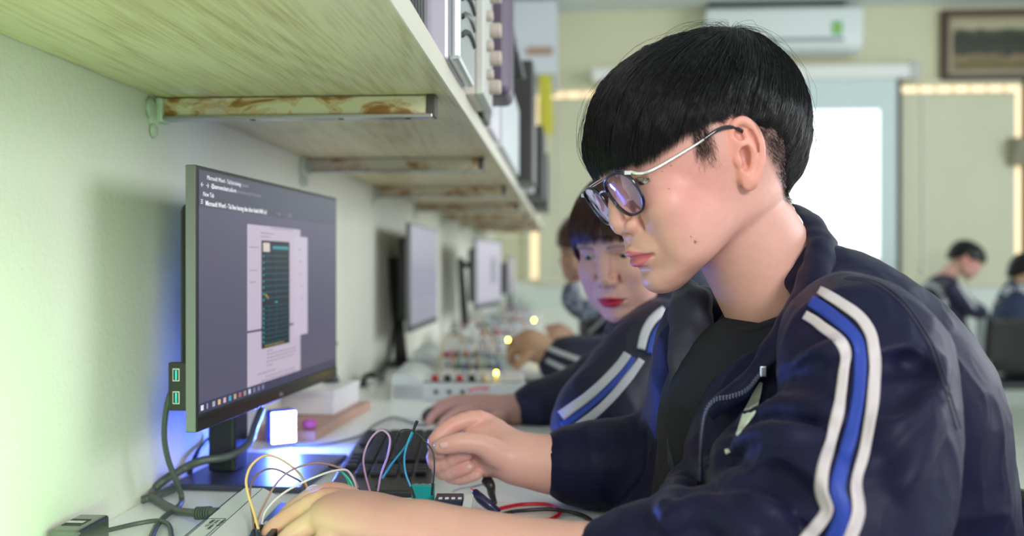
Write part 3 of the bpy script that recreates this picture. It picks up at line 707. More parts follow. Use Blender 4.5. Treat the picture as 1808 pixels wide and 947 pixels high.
    if ears:
        for s in (1, -1):
            f = np.array([1, s, 1])
            def P(x, y, z): return mm((x+2)*.84-7.5, 74.5+(y-74.5)*.82, (z-6)*1.03+2)*f
            tilt = math.radians(10)
            # back plate
            v.chain([P(-12, 73, 24), P(-14, 75, 6), P(-6, 74, -12)], [.012, .011, .009], .006)
            rim = [P(-1, 75.5, 20), P(-1, 78.5, 31), P(-9, 82, 38.5), P(-19, 85.5, 38), P(-27, 88, 28), P(-28.5, 88.5, 13), P(-24, 86.5, -1), P(-16, 83, -12), P(-9, 80, -19)]
            v.chain(rim, [.0028, .0034, .0038, .0040, .0040, .0038, .0036, .0036, .0045], .0022, smooth=4)
            v.chain([P(-13, 79.5, 26), P(-18, 81.5, 12), P(-17, 80.5, -4), P(-9, 78, -14)], [.0100, .0098, .0085, .006], .003, smooth=3, flat=((.25, s, 0), .34))
            v.ell(P(-6, 77.5, -19.5), mm(8.0, 3.9, 7.5), .004)
            v.ell(P(-10.0, 84.0, 5.5), mm(7.6, 10.0, 11.0), .0015, 's')    # concha
            v.ell(P(-6, 84, -3), mm(5.5, 6, 6.0), .002, 's')
            v.ell(P(-10, 85.2, 27.5), mm(6, 5.4, 6.2), .0015, 's')        # hollow under the rim
            v.chain([P(-21.5, 87.6, 27), P(-23.6, 88, 13), P(-20, 85.8, 1)], [.0022, .0022, .0016], .0012, 's', smooth=3)
            v.chain([P(-16, 83.6, 27), P(-19.2, 85.4, 13), P(-16.5, 83.4, 0), P(-11, 80.8, -8)], [.0024, .0030, .0028, .0022], .0026, smooth=3)
            v.chain([P(-2, 77.4, 15), P(-7, 79.5, 16.5), P(-14, 82.5, 17)], [.0018, .0018, .0018], .002, smooth=3)   # helix root
            v.ell(P(-1.0, 77.5, 4.5), mm(4.4, 3.6, 6.5), .003)            # tragus
            v.ell(P(-6.5, 79.8, -9.5), mm(4.0, 2.4, 3.0), .003)
    return v
skin = mat('skin', (.75, .45, .35), .42, bump=.10, bscale=900, sss=.12, spec=.35, attr='Col')
hairm = mat('black_hair', (.004, .004, .0055), .33, spec=.30)
hairb = mat('brown_hair', (.060, .022, .018), .38, spec=.5)
def paint_head(V, lips=(.55, .17, .17), base=(.64, .345, .295), blush=(.64, .265, .25), lipw=1.0, brow=True, moles=(), makeup=0.0, hair=None):
    c = np.tile(np.array(base), (len(V), 1)); X, Y, Z = V[:, 0]*1000, np.abs(V[:, 1])*1000, V[:, 2]*1000
    def blend(m, col):
        nonlocal c
        c = c*(1-m[:, None])+np.array(col)*m[:, None]
    blend(.75*np.exp(-((X-42)/36)**2-((Y-58)/30)**2-((Z+8)/38)**2), blush)
    c = c*(1+.03*noise3(V, 260, 9)+.03*noise3(V, 70, 4))[:, None]
    blend(.50*np.exp(-((X-88)/10)**2-((Y-13)/9)**2-((Z+25)/9)**2), (.74, .30, .25))
    blend(.55*((Y > 74) & (Z > -30) & (Z < 42) & (X < 1)).astype(float), (.76, .30, .24))
    # lips
    zc = -60.0+.0*Y; t = np.clip(Y/25.0, 0, 1)
    upz = -50.0-8.8*t**1.6+1.3*np.exp(-((Y-0)/2.0)**2)*-1; loz = -71.5+10.3*t**2.0
    m = (sstep(-.9, .9, upz-Z)*sstep(-.9, .9, Z-loz)*(Y < 25.5)*(X > 78)*(1-sstep(22, 26, Y)*.7))
    blend(np.clip(m*lipw, 0, 1), lips)
    m = np.exp(-((Z-(-60.3))/1.1)**2)*(Y < 26)*(X > 80); blend(.5*m, (.28, .05, .05))
    # brows
    if brow:
        bz = 31+2.5*np.sin(np.clip((Y-12)/36, 0, 1)*3.0); m = np.exp(-((Z-bz)/3.0)**2)*sstep(9, 15, Y)*(1-sstep(42, 52, Y))*(X > 50)
        blend(.75*m, (.05, .03, .025))
    # lash line
    lz = 16.0; m = np.exp(-((Z-16.3)/1.0)**2)*sstep(17, 21, Y)*(1-sstep(45, 49, Y))*(X > 66)
    blend((.55+.35*makeup)*m, (.06, .03, .03))
    for (q, r) in moles:
        d = np.linalg.norm(V-np.array(q), axis=1)*1000; blend(.85*(1-sstep(r*.6, r*1.3, d)), (.10, .03, .02))
    if hair is not None: c = hair(V, c)
    return c
def eyeball(pose, s, look, name='eye', parent=None, r=.0122, c=(.0665, .032, .0128), iris=(.035, .018, .01)):
    # sphere with an iris and pupil painted around the look direction
    n = 40; V = []; 
    for i in range(n+1):
        a = math.pi*i/n
        for j in range(n): V.append((math.sin(a)*math.cos(2*math.pi*j/n), math.sin(a)*math.sin(2*math.pi*j/n), math.cos(a)))
    Q = [(i*n+j, i*n+(j+1) % n, (i+1)*n+(j+1) % n, (i+1)*n+j) for i in range(n) for j in range(n)]
    V = np.array(V)
    lk = np.array(look, float); lk /= np.linalg.norm(lk); ang = np.degrees(np.arccos(np.clip(V@lk, -1, 1)))
    c0 = np.tile(np.array((.72, .66, .64)), (len(V), 1)); c0[ang < 29] = iris; c0[ang < 13] = (.004, .004, .004)
    C0 = np.array(c)*np.array([1, s, 1])
    o = npmesh(name, pose(V*r+C0), Q, mat('eye_surface', (.8, .8, .8), .12, attr='Col', spec=.35), parent); vcol(o, c0)
    return o
def strands(P, W_, m, name, parent, nrm=None, taper=True):
    # P: N x S x 3 world polylines -> thin three-sided tubes
    N_, S_, _ = P.shape; T = np.gradient(P, axis=1); T /= np.linalg.norm(T, axis=2, keepdims=True)+1e-12
    ref = np.array([.3, .5, .8]); u = np.cross(T, ref); u /= np.linalg.norm(u, axis=2, keepdims=True)+1e-12; w = np.cross(T, u)
    prof = np.ones(S_) if not taper else np.clip(np.minimum(1.0, (1-np.linspace(0, 1, S_))*5+.12), 0, 1)
    rad = (W_[:, None] if hasattr(W_, '__len__') else W_)*prof[None, :]
    V = np.stack([P+rad[..., None]*(math.cos(a)*u+math.sin(a)*w) for a in (0, 2.094, 4.189)], 2).reshape(-1, 3)
    i = np.arange(N_)[:, None, None]*(S_*3)+np.arange(S_-1)[None, :, None]*3; k = np.arange(3)[None, None, :]; k2 = (k+1) % 3
    Q = np.stack([i+k, i+k2, i+k2+3, i+k+3], -1).reshape(-1, 4)
    return npmesh(name, V, Q, m, parent)
# ------------------------------------------------------------------ the young man in front: head
boy = empty('person', C(1480, 940, .95)*np.array([1, 1, 0])+np.array([0, 0, 0]), 'person in front with short black hair, glasses and a navy jacket with striped sleeves', 'person')
HB = Pose((16.95, 20.3, .76), (.19101, .95205, .10006))
nk_hi = HB.hit(1330, 470, y=0)
hv = build_head(h=.00125, neck_to=(-.057, -.004, -.20), neck_r=(.056, .062), neck_from=(-.029, 0, -.06))
V_, Q_ = hv.mesh(1); del hv
# hair table: azimuth (deg from the front) -> height of the hair edge (mm)
HAZ = np.array([0, 16, 23, 33, 43, 53, 64, 76, 88, 99, 110, 124, 138, 150, 180.]); HZ = np.array([30, 30, 29, 30, 35, 41, 45, 46, 45, 41, 16, -13, -44, -51, -53.])
hprof = np.array([(109, 32), (109, 52), (104, 68), (93, 88), (79, 107), (63, 120), (44, 130), (21, 136), (-7, 140), (-41, 140), (-78, 134), (-103, 124), (-122, 108), (-137, 87), (-146, 64), (-148, 41), (-145, 19), (-136, -10), (-123, -32), (-112, -46), (-99, -53)], float)
HC = np.array([-12, 0, 30.])/1000
hth = np.unwrap(np.arctan2(hprof[:, 1]-30, hprof[:, 0]+12)); hrm = np.hypot(hprof[:, 1]-30, hprof[:, 0]+12)/1000
def hair_rad(d, lat=(86, 86, 66)):
    s = np.abs(d[..., 1]); a = np.arctan2(d[..., 2], d[..., 0]); a = np.where(a < -1.2, a+2*np.pi, a)
    r = np.interp(a, hth, hrm); rl = np.interp(np.degrees(a), [0, 180, 235], lat)/1000
    return 1/np.sqrt((1-s*s)/r**2+s*s/rl**2)
def skin_hair(V, c):
    X, Y, Z = V[:, 0]*1000, np.abs(V[:, 1])*1000, V[:, 2]*1000
    az = np.degrees(np.arctan2(Y, X+12)); ez = np.interp(az, HAZ, HZ)
    m = sstep(-7, 2, Z-ez)*(az > 25)*(Y < 80)
    side = np.exp(-((X-22)/10.)**4)*sstep(6, 32, Z)*(Y > 55)
    nape = sstep(-24, -6, Z-ez)*(az > 100)*.8
    n = .75+.25*noise3(V, 900, 3)
    mm_ = np.clip(np.maximum(np.maximum(m, side*.62), nape)*n, 0, 1)
    return c*(1-mm_[:, None])+np.array((.02, .015, .015))*mm_[:, None]
mol = [(HB.hit(1221, 429, y=.058), 1.5), (HB.hit(1215, 422, y=.058), .8), (HB.hit(1174, 333, y=.055), .8), (HB.hit(1183, 295, y=.060), .8), (HB.hit(1166, 304, y=.055), .7)]
def snap(q):
    return q
def near(q):
    # move a guess sideways onto the skin: same x, z, outermost y
    d = np.hypot(V_[:, 0]-q[0], V_[:, 2]-q[2]); m = (d < .002) & (V_[:, 1] > 0)
    return V_[m][np.argmax(V_[m][:, 1])] if m.any() else q
cols = paint_head(V_, hair=skin_hair, lips=(.56, .145, .18), moles=[(near(q), r) for q, r in mol])
HEAD_BOY = (HB(V_), Q_, cols)
eyeball(HB, 1, (.86, .0, -.42), 'eye', boy); eyeball(HB, -1, (.86, .0, -.42), 'eye', boy)
# ------------------------------------------------------------------ hair
def shell(pose, radf, az_tab, z_tab, name, m, parent, shrink=.965, nseg=(150, 110)):
    # closed cap: from the crown down to the hair edge, as outer skin only slightly inside the strands
    A_ = np.linspace(-np.pi, np.pi, nseg[0], endpoint=False); V = []; T_ = nseg[1]
    for a in A_:
        ez = np.interp(abs(np.degrees(a)), az_tab, z_tab)/1000-HC[2]
        # find the elevation at which the shell reaches ez
        lo, hi = -1.45, 1.5
        for _ in range(22):
            mid = (lo+hi)/2; d = np.array([math.cos(mid)*math.cos(a), math.cos(mid)*math.sin(a), math.sin(mid)])
            if hair_z(radf, d) < ez: lo = mid
            else: hi = mid
        for t in np.linspace(0, 1, T_):
            el = lo+(math.pi/2-lo)*t; d = np.array([math.cos(el)*math.cos(a), math.cos(el)*math.sin(a), math.sin(el)])
            k = shrink*radf(d); 
            V.append(HC+d*k)
        # inner return row
    V = np.array(V); n0 = nseg[0]
    inner = []
    for i in range(n0):
        p = V[i*T_]; inner.append(HC+(p-HC)*.86)
    k0 = len(V); V = np.concatenate([V, np.array(inner)])
    Q = [(i*T_+j, ((i+1) % n0)*T_+j, ((i+1) % n0)*T_+j+1, i*T_+j+1) for i in range(n0) for j in range(T_-1)]
    Q += [(k0+i, k0+(i+1) % n0, ((i+1) % n0)*T_, i*T_) for i in range(n0)]
    return npmesh(name, pose(V), Q, m, parent)
def hair_z(radf, d): return float(d[2]*radf(d))
def flow(pose, radf, az_tab, z_tab, whorl, n, m, name, parent, seed=1, length=(.05, .10), width=.00022, edge=(0, 6), lift=(0, .004), S_=12, swirl=.35, side=None, fringe_extra=0.0):
    r = np.random.default_rng(seed); w = np.array(whorl, float); w /= np.linalg.norm(w)
    t1 = np.cross(w, [0, 1, 0]); t1 /= np.linalg.norm(t1); t2 = np.cross(w, t1)
    ph = r.uniform(0, 2*np.pi, n); cl = r.normal(0, .02, 600)[(ph*95).astype(int) % 600]
    psi1 = np.empty(n)
    # where each meridian meets the hair edge
    tab = []
    PH = np.linspace(0, 2*np.pi, 181)
    for p in PH:
        best = 3.0
        for q in np.linspace(.1, 3.0, 200):
            d = math.cos(q)*w+math.sin(q)*(math.cos(p)*t1+math.sin(p)*t2); z = HC[2]+hair_z(radf, d); az = abs(math.degrees(math.atan2(d[1], d[0])))
            if z < np.interp(az, az_tab, z_tab)/1000: best = q; break
        tab.append(best)
    end = np.interp(ph, PH, tab)
    e_off = r.uniform(edge[0], edge[1], n)/1000/.1
    L = r.uniform(length[0], length[1], n)/.11
    q1 = np.where(r.random(n) < .45, end, r.uniform(.10, 1.0, n)*end)-e_off*.3
    q1 = np.maximum(q1, .15); q0 = np.maximum(q1-L, .02)
    t = np.linspace(0, 1, S_)[None, :]
    q = q0[:, None]+(q1-q0)[:, None]*t
    sw = swirl*np.exp(-q*1.6)+cl[:, None]*2*t+r.normal(0, .03, n)[:, None]*t
    p = ph[:, None]+sw
    D = np.cos(q)[..., None]*w+np.sin(q)[..., None]*(np.cos(p)[..., None]*t1+np.sin(p)[..., None]*t2)
    k = radf(D); clump = noise3((D*1.0).reshape(-1, 3)*np.array([1, 1, .25]), 22, seed).reshape(k.shape)
    k = k*(.975+.012*clump)+(r.uniform(lift[0], lift[1], n)**1)[:, None]*np.sin(np.pi*np.clip(t*.9+.1, 0, 1))
    P = HC+D*k[..., None]
    return strands(pose(P.reshape(-1, 3)).reshape(P.shape), width*r.uniform(.7, 1.3, n), m, name, parent)
hair = shell(HB, hair_rad, HAZ, HZ+4, 'hair', hairm, boy)
flow(HB, hair_rad, HAZ, HZ, (-.62, .05, .80), 15000, hairm, 'hair_strands', hair, seed=2, length=(.05, .11), width=.00026, edge=(-5, 7), lift=(0, .0035))
flow(HB, hair_rad, HAZ, HZ, (-.62, .05, .80), 260, hairm, 'loose_strands', hair, seed=5, length=(.06, .11), width=.00012, edge=(-6, 30), lift=(.004, .013), S_=16)
def stubble(V, Q, mask, n, ln, m, name, parent, pose, seed, down, wdt=.00013):
    r = np.random.default_rng(seed); N_ = vnormals(V, Q); idx = np.flatnonzero(mask > 0); pr = mask[idx]/mask[idx].sum()
    k = r.choice(idx, n, p=pr); p0 = V[k]+r.normal(0, .0006, (n, 3)); nn = N_[k]; dn = np.array(down, float)
    dr = nn*.35+dn-nn*(nn@dn)[:, None]+r.normal(0, .18, (n, 3)); dr /= np.linalg.norm(dr, axis=1)[:, None]
    L = r.uniform(.6, 1.2, n)*(ln if not hasattr(ln, '__len__') else ln[k]); t = np.linspace(0, 1, 4)[None, :, None]
    P = p0[:, None]+dr[:, None]*L[:, None, None]*t
    return strands(pose(P.reshape(-1, 3)).reshape(P.shape), wdt, m, name, parent)
X, Y, Z = V_[:, 0]*1000, np.abs(V_[:, 1])*1000, V_[:, 2]*1000
az = np.degrees(np.arctan2(Y, X+12)); ez = np.interp(az, HAZ, HZ)
nape = sstep(-17, 6, Z-ez)*(az > 98)*(Y < 79)*(Z < 40)
stubble(V_, Q_, nape, 9000, .007, hairm, 'nape_hair', hair, HB, 3, (-.35, 0, -1))
sb = np.exp(-((X-22)/9.)**4)*sstep(2, 36, Z)*(Y > 55)*(Z < 52)
stubble(V_, Q_, sb, 1500, .008, hairm, 'sideburn', hair, HB, 4, (.05, 0, -1), .00009)
ovr = sstep(-4, 4, Z-ez)*(az > 75)*(az < 112)*(Y < 80)*(Z < 62)*(Z > 30)
stubble(V_, Q_, ovr, 2000, .009, hairm, 'temple_hair', hair, HB, 6, (-.3, 0, -1))
# eyelashes
r_ = np.random.default_rng(8); P = []
for s in (1, -1):
    for k in range(70):
        t = r_.uniform(0, 1); y = 22+24*t; x = 80.5-7.5*t**1.5
        p0 = np.array([x, y*s, 15.2]); tip = p0+np.array([6.0-1.5*t, (1.0+2.5*t)*s, -4.0+r_.normal(0, .5)]); md = p0*.5+tip*.5+np.array([0, 0, -1.0])
        P.append([p0, md, tip])
P = np.array(P)/1000
strands(HB(P.reshape(-1, 3)).reshape(P.shape), .00009, hairm, 'eyelashes', hair)
# ------------------------------------------------------------------ glasses
gl_blk = mat('navy_acetate', (.008, .009, .02), .12, coat=.6)
lensm = bpy.data.materials.new('coated_lens'); lensm.use_nodes = True; nt = lensm.node_tree; N = nt.nodes; L = nt.links
N.remove(N['Principled BSDF']); out = N['Material Output']
tr = N.new('ShaderNodeBsdfTransparent'); tr.inputs[0].default_value = (.93, .93, .97, 1)
gs = N.new('ShaderNodeBsdfGlossy'); gs.inputs['Color'].default_value = (.70, .66, 1.0, 1); gs.inputs['Roughness'].default_value = .03
fz = N.new('ShaderNodeFresnel'); fz.inputs[0].default_value = 1.7
mxs = N.new('ShaderNodeMixShader'); ad = N.new('ShaderNodeMath'); ad.operation = 'ADD'; ad.inputs[1].default_value = .30; ad.use_clamp = True
L.new(fz.outputs[0], ad.inputs[0]); L.new(ad.outputs[0], mxs.inputs[0]); L.new(tr.outputs[0], mxs.inputs[1]); L.new(gs.outputs[0], mxs.inputs[2]); L.new(mxs.outputs[0], out.inputs[0])
# frame plane: sits low on the nose; axes: lateral y, vertical tilted, forward
gc = np.array([.1015, 0, .0030]); gv = np.array([math.sin(math.radians(17)), 0, math.cos(math.radians(17))]); gf = np.array([gv[2], 0, -gv[0]])
def G(y, v, f=0.0):
    # wrap: the front curves back towards the temples
    return gc+np.array([0, math.cos(.09)*y, math.sin(.09)*y])+gv*v+gf*(f-1.6*y*y)
glasses = MB()
def rim(s, k=1.0, n=48):
    out_ = []
    for i in range(n):
        a = 2*math.pi*i/n; c_, s_ = math.cos(a), math.sin(a)
        y = .0265*np.sign(c_)*abs(c_)**.72; v = (.0225 if s_ > 0 else .0235)*np.sign(s_)*abs(s_)**.78
        if s_ < 0: y *= 1-.12*abs(s_)
        out_.append(G(s*(.0355)+y*k*s, v*k))
    return np.array(out_)
gmesh = MB()
def closed_tube(mb, P, ru, rv, n=10):
    P = np.array(P); T = np.roll(P, -1, 0)-np.roll(P, 1, 0); T /= np.linalg.norm(T, axis=1)[:, None]; V = []
    c = P.mean(0)
    for i in range(len(P)):
        a = P[i]-c; a -= T[i]*(a@T[i]); a /= np.linalg.norm(a); b = np.cross(T[i], a)
        for k in range(n):
            q = 2*math.pi*k/n; V.append(P[i]+ru*math.cos(q)*a+rv*math.sin(q)*b)
    m_ = len(P)
    mb.add(V, [(i*n+k, i*n+(k+1) % n, ((i+1) % m_)*n+(k+1) % n, ((i+1) % m_)*n+k) for i in range(m_) for k in range(n)])
fr0 = MB(); closed_tube(fr0, HB(rim(1)), .0014, .0021)
gla = fr0.build('glasses_rim', gl_blk, boy, smooth=True)
fr1 = MB(); closed_tube(fr1, HB(rim(-1)), .0014, .0021); fr1.build('glasses_rim', gl_blk, boy, smooth=True)
for s in (1, -1):
    R0 = HB(rim(s, .97)); c_ = R0.mean(0); nf = HB(G(.0355*s, 0, .0022))-HB(G(.0355*s, 0, 0))
    V = [c_+nf*.9]; 
    for q in (.35, .7, 1.0):
        V += list(c_+(R0-c_)*q+nf*.9*(1-q*q))
    n = len(R0); Fq = [(0, 1+i, 1+(i+1) % n) for i in range(n)]+[(1+n*k+i, 1+n*(k+1)+i, 1+n*(k+1)+(i+1) % n, 1+n*k+(i+1) % n) for k in (0, 1) for i in range(n)]
    MB().add(V, Fq).build('lens', lensm, boy, smooth=True)
    tb = MB().tube([HB(G(.0625*s, .016, -.002)), HB(np.array([.086, .0735*s, .0205])), HB(np.array([.040, .0800*s, .028])), HB(np.array([.022, .0810*s, .032]))], [.0018, .0019, .0014, .0012], n=8)
    tp = tb.build('temple_arm', mat('brushed_silver', (.80, .80, .82), .22, metal=1.0), boy, smooth=True)
    MB().tube([HB(np.array([.024, .0809*s, .0315])), HB(np.array([.010, .0825*s, .0350])), HB(np.array([-.002, .0825*s, .0350])), HB(np.array([-.012, .082*s, .031])), HB(np.array([-.022, .080*s, .022]))], [.0013, .0021, .0022, .002, .002], n=8).build('temple_tip', gl_blk, tp, smooth=True)
    MB().box(-.003, .003, -.0015, .0015, -.002, .002, bev=.0005, xf=Matrix.Translation(Vector(HB(G(.0620*s, .0165, .0006))))).build('hinge', silver, tp)
MB().tube([HB(G(-.0105, .010)), HB(G(-.004, .0125, .001)), HB(G(.004, .0125, .001)), HB(G(.0105, .010))], .0012, n=8).build('glasses_bridge', silver, boy, smooth=True)
# ------------------------------------------------------------------ the young man in front: body and clothes (camera-frame metres)
def K(px, py, d): return np.array([(px-904)/F*d, d, -(py-473.5)/F*d])
def kchain(v, L, k=.02, smooth=3, mode='u', flat=None):
    v.chain([K(a, b, c) for a, b, c, r in L], [r*c/F for a, b, c, r in L], k, mode, smooth, flat); return v
def depth_at(v, px, py, d0=.5, d1=3.0, st=.002):
    ds = np.arange(d0, d1, st); P = np.stack([(px-904)/F*ds, ds, -(py-473.5)/F*ds], 1)
    I = np.round((P-v.lo)/v.h).astype(int); ok = ((I >= 0) & (I < v.n)).all(1)
    val = np.full(len(ds), 1.0); val[ok] = v.F[tuple(I[ok].T)]
    j = np.argmax(val < 0); return ds[j] if val[j] < 0 else None
def crease(v, pts, r, off=0.0, k=.006, mode='u', smooth=4):
    # a fold lying on the cloth; pts = photo positions whose depth comes from the surface they lie on
    P = []; last = None
    for (px, py) in pts:
        d = depth_at(v, px, py)
        if d is None: d = last
        if d is None: continue
        last = d; P.append(K(px, py, d+off))
    if len(P) > 1:
        n = len(P); R = [r*(.35+.65*math.sin(math.pi*(i+.4)/(n-.2))) for i in range(n)]
        v.chain(P, R, k, mode, smooth)
def hand_scale(L, s=1.0): return [(a, b, c, r*s) for a, b, c, r in L]
def rm(L): return [(a, b, c, r*F/c/1000.) for a, b, c, r in L]      # radii in mm -> photo units
# --- arms and hands
va = Vox(K(440, 1100, .95)-.0, K(1480, 1100, .70), .01) if False else None
def vox_box(pts, pad, h):
    P = np.array([K(a, b, c) for a, b, c, r in pts]); R = np.array([[r*c/F] for a, b, c, r in pts]); return Vox((P-R).min(0)-pad, (P+R).max(0)+pad, h)
armL = rm([(1420, 1000, .735, 44), (1200, 1015, .765, 41), (1060, 1012, .785, 38), (900, 982, .815, 32), (780, 953, .838, 27), (720, 940, .852, 26)])
vL = vox_box(armL+[(440, 1010, .9, 5), (600, 860, .95, 5)], .045, .0016)
kchain(vL, armL, .015, flat=((0, 1, 0), .93))
up_n = (0.05, .10, 1.0)
kchain(vL, rm([(735, 938, .852, 31), (665, 921, .872, 35), (615, 911, .888, 36)]), .02, flat=(up_n, .58))
for L in ([(625, 886, .915, 12), (583, 874, .930, 11.5), (530, 893, .945, 9.5), (500, 925, .945, 8.5), (497, 955, .940, 7.5)],
          [(618, 893, .893, 12.5), (572, 886, .903, 12), (515, 915, .912, 10), (478, 945, .910, 9), (468, 985, .905, 8)],
          [(618, 915, .872, 12), (575, 915, .877, 11.5), (520, 945, .880, 10), (487, 985, .880, 9), (485, 1015, .880, 8)],
          [(625, 940, .855, 11), (590, 950, .855, 10.5), (548, 980, .858, 9), (525, 1010, .860, 8), (522, 1035, .86, 7)]):
    kchain(vL, rm(L), .006)
kchain(vL, rm([(720, 945, .885, 15), (655, 960, .930, 14), (590, 965, .950, 11.5), (545, 975, .945, 9.5)]), .010)   # thumb under the palm
VL, QL = vL.mesh(1); del vL
armR = rm([(1180, 850, 1.14, 40), (1080, 832, 1.15, 37), (985, 822, 1.15, 33), (925, 812, 1.15, 26.5), (900, 806, 1.15, 25.5)])
vR = vox_box(armR+[(745, 700, 1.1, 5), (900, 870, 1.22, 5)], .04, .0014)
kchain(vR, armR, .015)
vR.ell(K(862, 792, 1.168), (.040, .026, .037), .014)
kchain(vR, rm([(900, 804, 1.15, 25), (872, 775, 1.168, 17), (868, 765, 1.175, 14)]), .012)
for L in ([(878, 762, 1.178, 13), (846, 741, 1.172, 11.5), (800, 751, 1.160, 10.2), (768, 780, 1.146, 9.0), (776, 800, 1.136, 8.0)],
          [(870, 785, 1.195, 12), (812, 778, 1.190, 11), (770, 800, 1.176, 10), (775, 822, 1.158, 9.5), (812, 806, 1.143, 8.2), (826, 801, 1.140, 7.2)],
          [(872, 805, 1.200, 12), (812, 812, 1.195, 10.5), (776, 826, 1.180, 9.5), (788, 836, 1.160, 9), (815, 829, 1.146, 8), (829, 824, 1.143, 6.8)],
          [(875, 825, 1.195, 12), (822, 832, 1.188, 9.5), (792, 838, 1.176, 8.6), (812, 845, 1.160, 8), (842, 838, 1.150, 7)]):
    kchain(vR, rm(L), .0028)
kchain(vR, rm([(908, 815, 1.135, 17), (876, 800, 1.128, 16), (850, 785, 1.121, 12.5), (812, 782, 1.114, 11.0), (790, 786, 1.113, 9.5), (777, 789, 1.114, 7.5)]), .0045, flat=((0, 1, 0), .92))
crease_pts = [(846, 785), (850, 772)]
VR, QR = vR.mesh(1); del vR
# --- rough torso under the clothes, so that the figure is one body
vt = Vox((-.02, .62, -.62), (.56, 1.30, .02), .008)
kchain(vt, [(1400, 610, .975, 55), (1440, 730, .98, 110), (1460, 900, .97, 150), (1500, 1200, 1.0, 160)], .05)
kchain(vt, [(1500, 600, .82, 80), (1530, 780, .77, 80), (1470, 960, .735, 75), (1400, 985, .74, 75)], .03)
kchain(vt, [(1260, 590, 1.08, 60), (1250, 720, 1.10, 55), (1200, 820, 1.13, 50), (1140, 845, 1.14, 48)], .03)
VT, QT = vt.mesh(1); del vt
def join(parts):
    V = []; Q = []; Cc = []; k = 0
    for v, q, c in parts:
        V.append(v); Q.append(q+k); Cc.append(c); k += len(v)
    return np.concatenate(V), np.concatenate(Q), np.concatenate(Cc)
def handcol(V, seed=0, knuckles=()):
    c = np.tile(np.array((.67, .375, .315)), (len(V), 1)); n = noise3(V, 60, seed)
    c = c*(1+.03*n[:, None])
    for (q, r) in knuckles:
        m = np.exp(-(np.linalg.norm(V-K(*q), axis=1)/r)**2)[:, None]*.55; c = c*(1-m)+np.array((.70, .30, .25))*m
    return c
knL = [((583, 874, .92), .016), ((572, 886, .90), .016), ((515, 915, .90), .012), ((480, 945, .9), .012), ((575, 915, .87), .015)]
knR = [((846, 741, 1.165), .014), ((800, 751, 1.15), .012), ((768, 790, 1.14), .012), ((812, 806, 1.14), .01), ((815, 829, 1.14), .01), ((790, 786, 1.11), .010)]
BV, BQ, BC = join([HEAD_BOY, (cam2w(VL), QL, handcol(VL, 1, knL)), (cam2w(VR), QR, handcol(VR, 2, knR)), (cam2w(VT), QT, np.tile(np.array((.74, .44, .34)), (len(VT), 1)))])
body = npmesh('body', BV, BQ, skin, boy); vcol(body, BC)
from mathutils.bvhtree import BVHTree
nailm = mat('finger_nail', (.70, .42, .38), .28)
def nail(px, py, d, ax_px, ln, wd, tree):
    # thin curved plate on the finger surface, long axis along a direction in the view
    p, n = cast([tree], px, py)
    if p is None: return
    u = ax_px[0]*cR-ax_px[1]*cU; u = u-n*(u@n); u /= np.linalg.norm(u); w = np.cross(n, u); V = []; Q = []
    for i in range(9):
        for j in range(9):
            a, b = (i/4-1), (j/4-1); a2, b2 = a*math.sqrt(1-b*b*.45), b*math.sqrt(1-a*a*.45)
            V.append(p+u*a2*ln+w*b2*wd-n*(b2*b2*wd*.35+a2*a2*ln*.12)+n*.0007)
    Q = [(i*9+j, (i+1)*9+j, (i+1)*9+j+1, i*9+j+1) for i in range(8) for j in range(8)]
    o = npmesh('finger_nail', np.array(V), Q, nailm, boy); md = o.modifiers.new('t', 'SOLIDIFY'); md.thickness = .0006; md.offset = 0
def bvh(V, Q): return BVHTree.FromPolygons([tuple(v) for v in V], [tuple(q) for q in Q])
def cast(trees, px, py, dmin=0.0):
    r = ray(px, py); r = r/np.linalg.norm(r); best = None
    for t in trees:
        h = t.ray_cast(Vector(CAM+r*dmin), Vector(r))
        if h[0] is not None and (best is None or h[3] < best[1]): best = (np.array(h[0]), h[3], np.array(h[1]))
    return (best[0], best[2]) if best else (None, None)
_TR = bvh(cam2w(VR), QR)
nail(784, 786, 1.1, (-1, .1), .0062, .0048, _TR)
nail(826, 801, 1.1, (1, 0), .0040, .0036, _TR)
nail(828, 824, 1.1, (1, 0), .0036, .0034, _TR)
def ribbon(trees, L, name, m, parent, lift=.0012, nw=5, thick=.0008, dens=6, dmin=0.0):
    # cloth band laid on the surface along a line of photo positions (px, py, width)
    L = np.array(L, float); S = spline(L, dens); T = np.gradient(S[:, :2], axis=0); T /= np.linalg.norm(T, axis=1)[:, None]; Nn = np.stack([-T[:, 1], T[:, 0]], 1)
    rows = []; last = None
    for i in range(len(S)):
        row = []
        for j in range(nw):
            q = S[i, :2]+Nn[i]*S[i, 2]*(j/(nw-1)-.5); p, n = cast(trees, q[0], q[1], dmin)
            if p is None: p = last if last is not None else CAM+ray(q[0], q[1]); n = CAM-p; n = n/np.linalg.norm(n)
            if n@(CAM-p) < 0: n = -n
            last = p; row.append(p+n*lift)
        rows.append(row)
    R = np.array(rows); 
    for _ in range(2): R[1:-1] = (R[:-2]+2*R[1:-1]+R[2:])/4
    n = len(R); V = R.reshape(-1, 3); Q = [(i*nw+j, i*nw+j+1, (i+1)*nw+j+1, (i+1)*nw+j) for i in range(n-1) for j in range(nw-1)]
    o = npmesh(name, V, Q, m, parent); md = o.modifiers.new('thick', 'SOLIDIFY'); md.thickness = thick; md.offset = 0
    return o
navy = mat('navy_tracksuit', (.0070, .0072, .032), .50, bump=.10, bscale=1400, sheen=.05, spec=.16)
navyd = mat('dark_navy_lining', (.014, .016, .034), .65, sheen=.1)
tee = mat('black_tee', (.006, .007, .014), .85, bump=.15, bscale=900)
wstr = mat('white_stripe_tape', (.56, .51, .54), .6, bump=.12, bscale=1200)
bstr = mat('blue_stripe_tape', (.010, .040, .33), .5, bump=.12, bscale=1200)
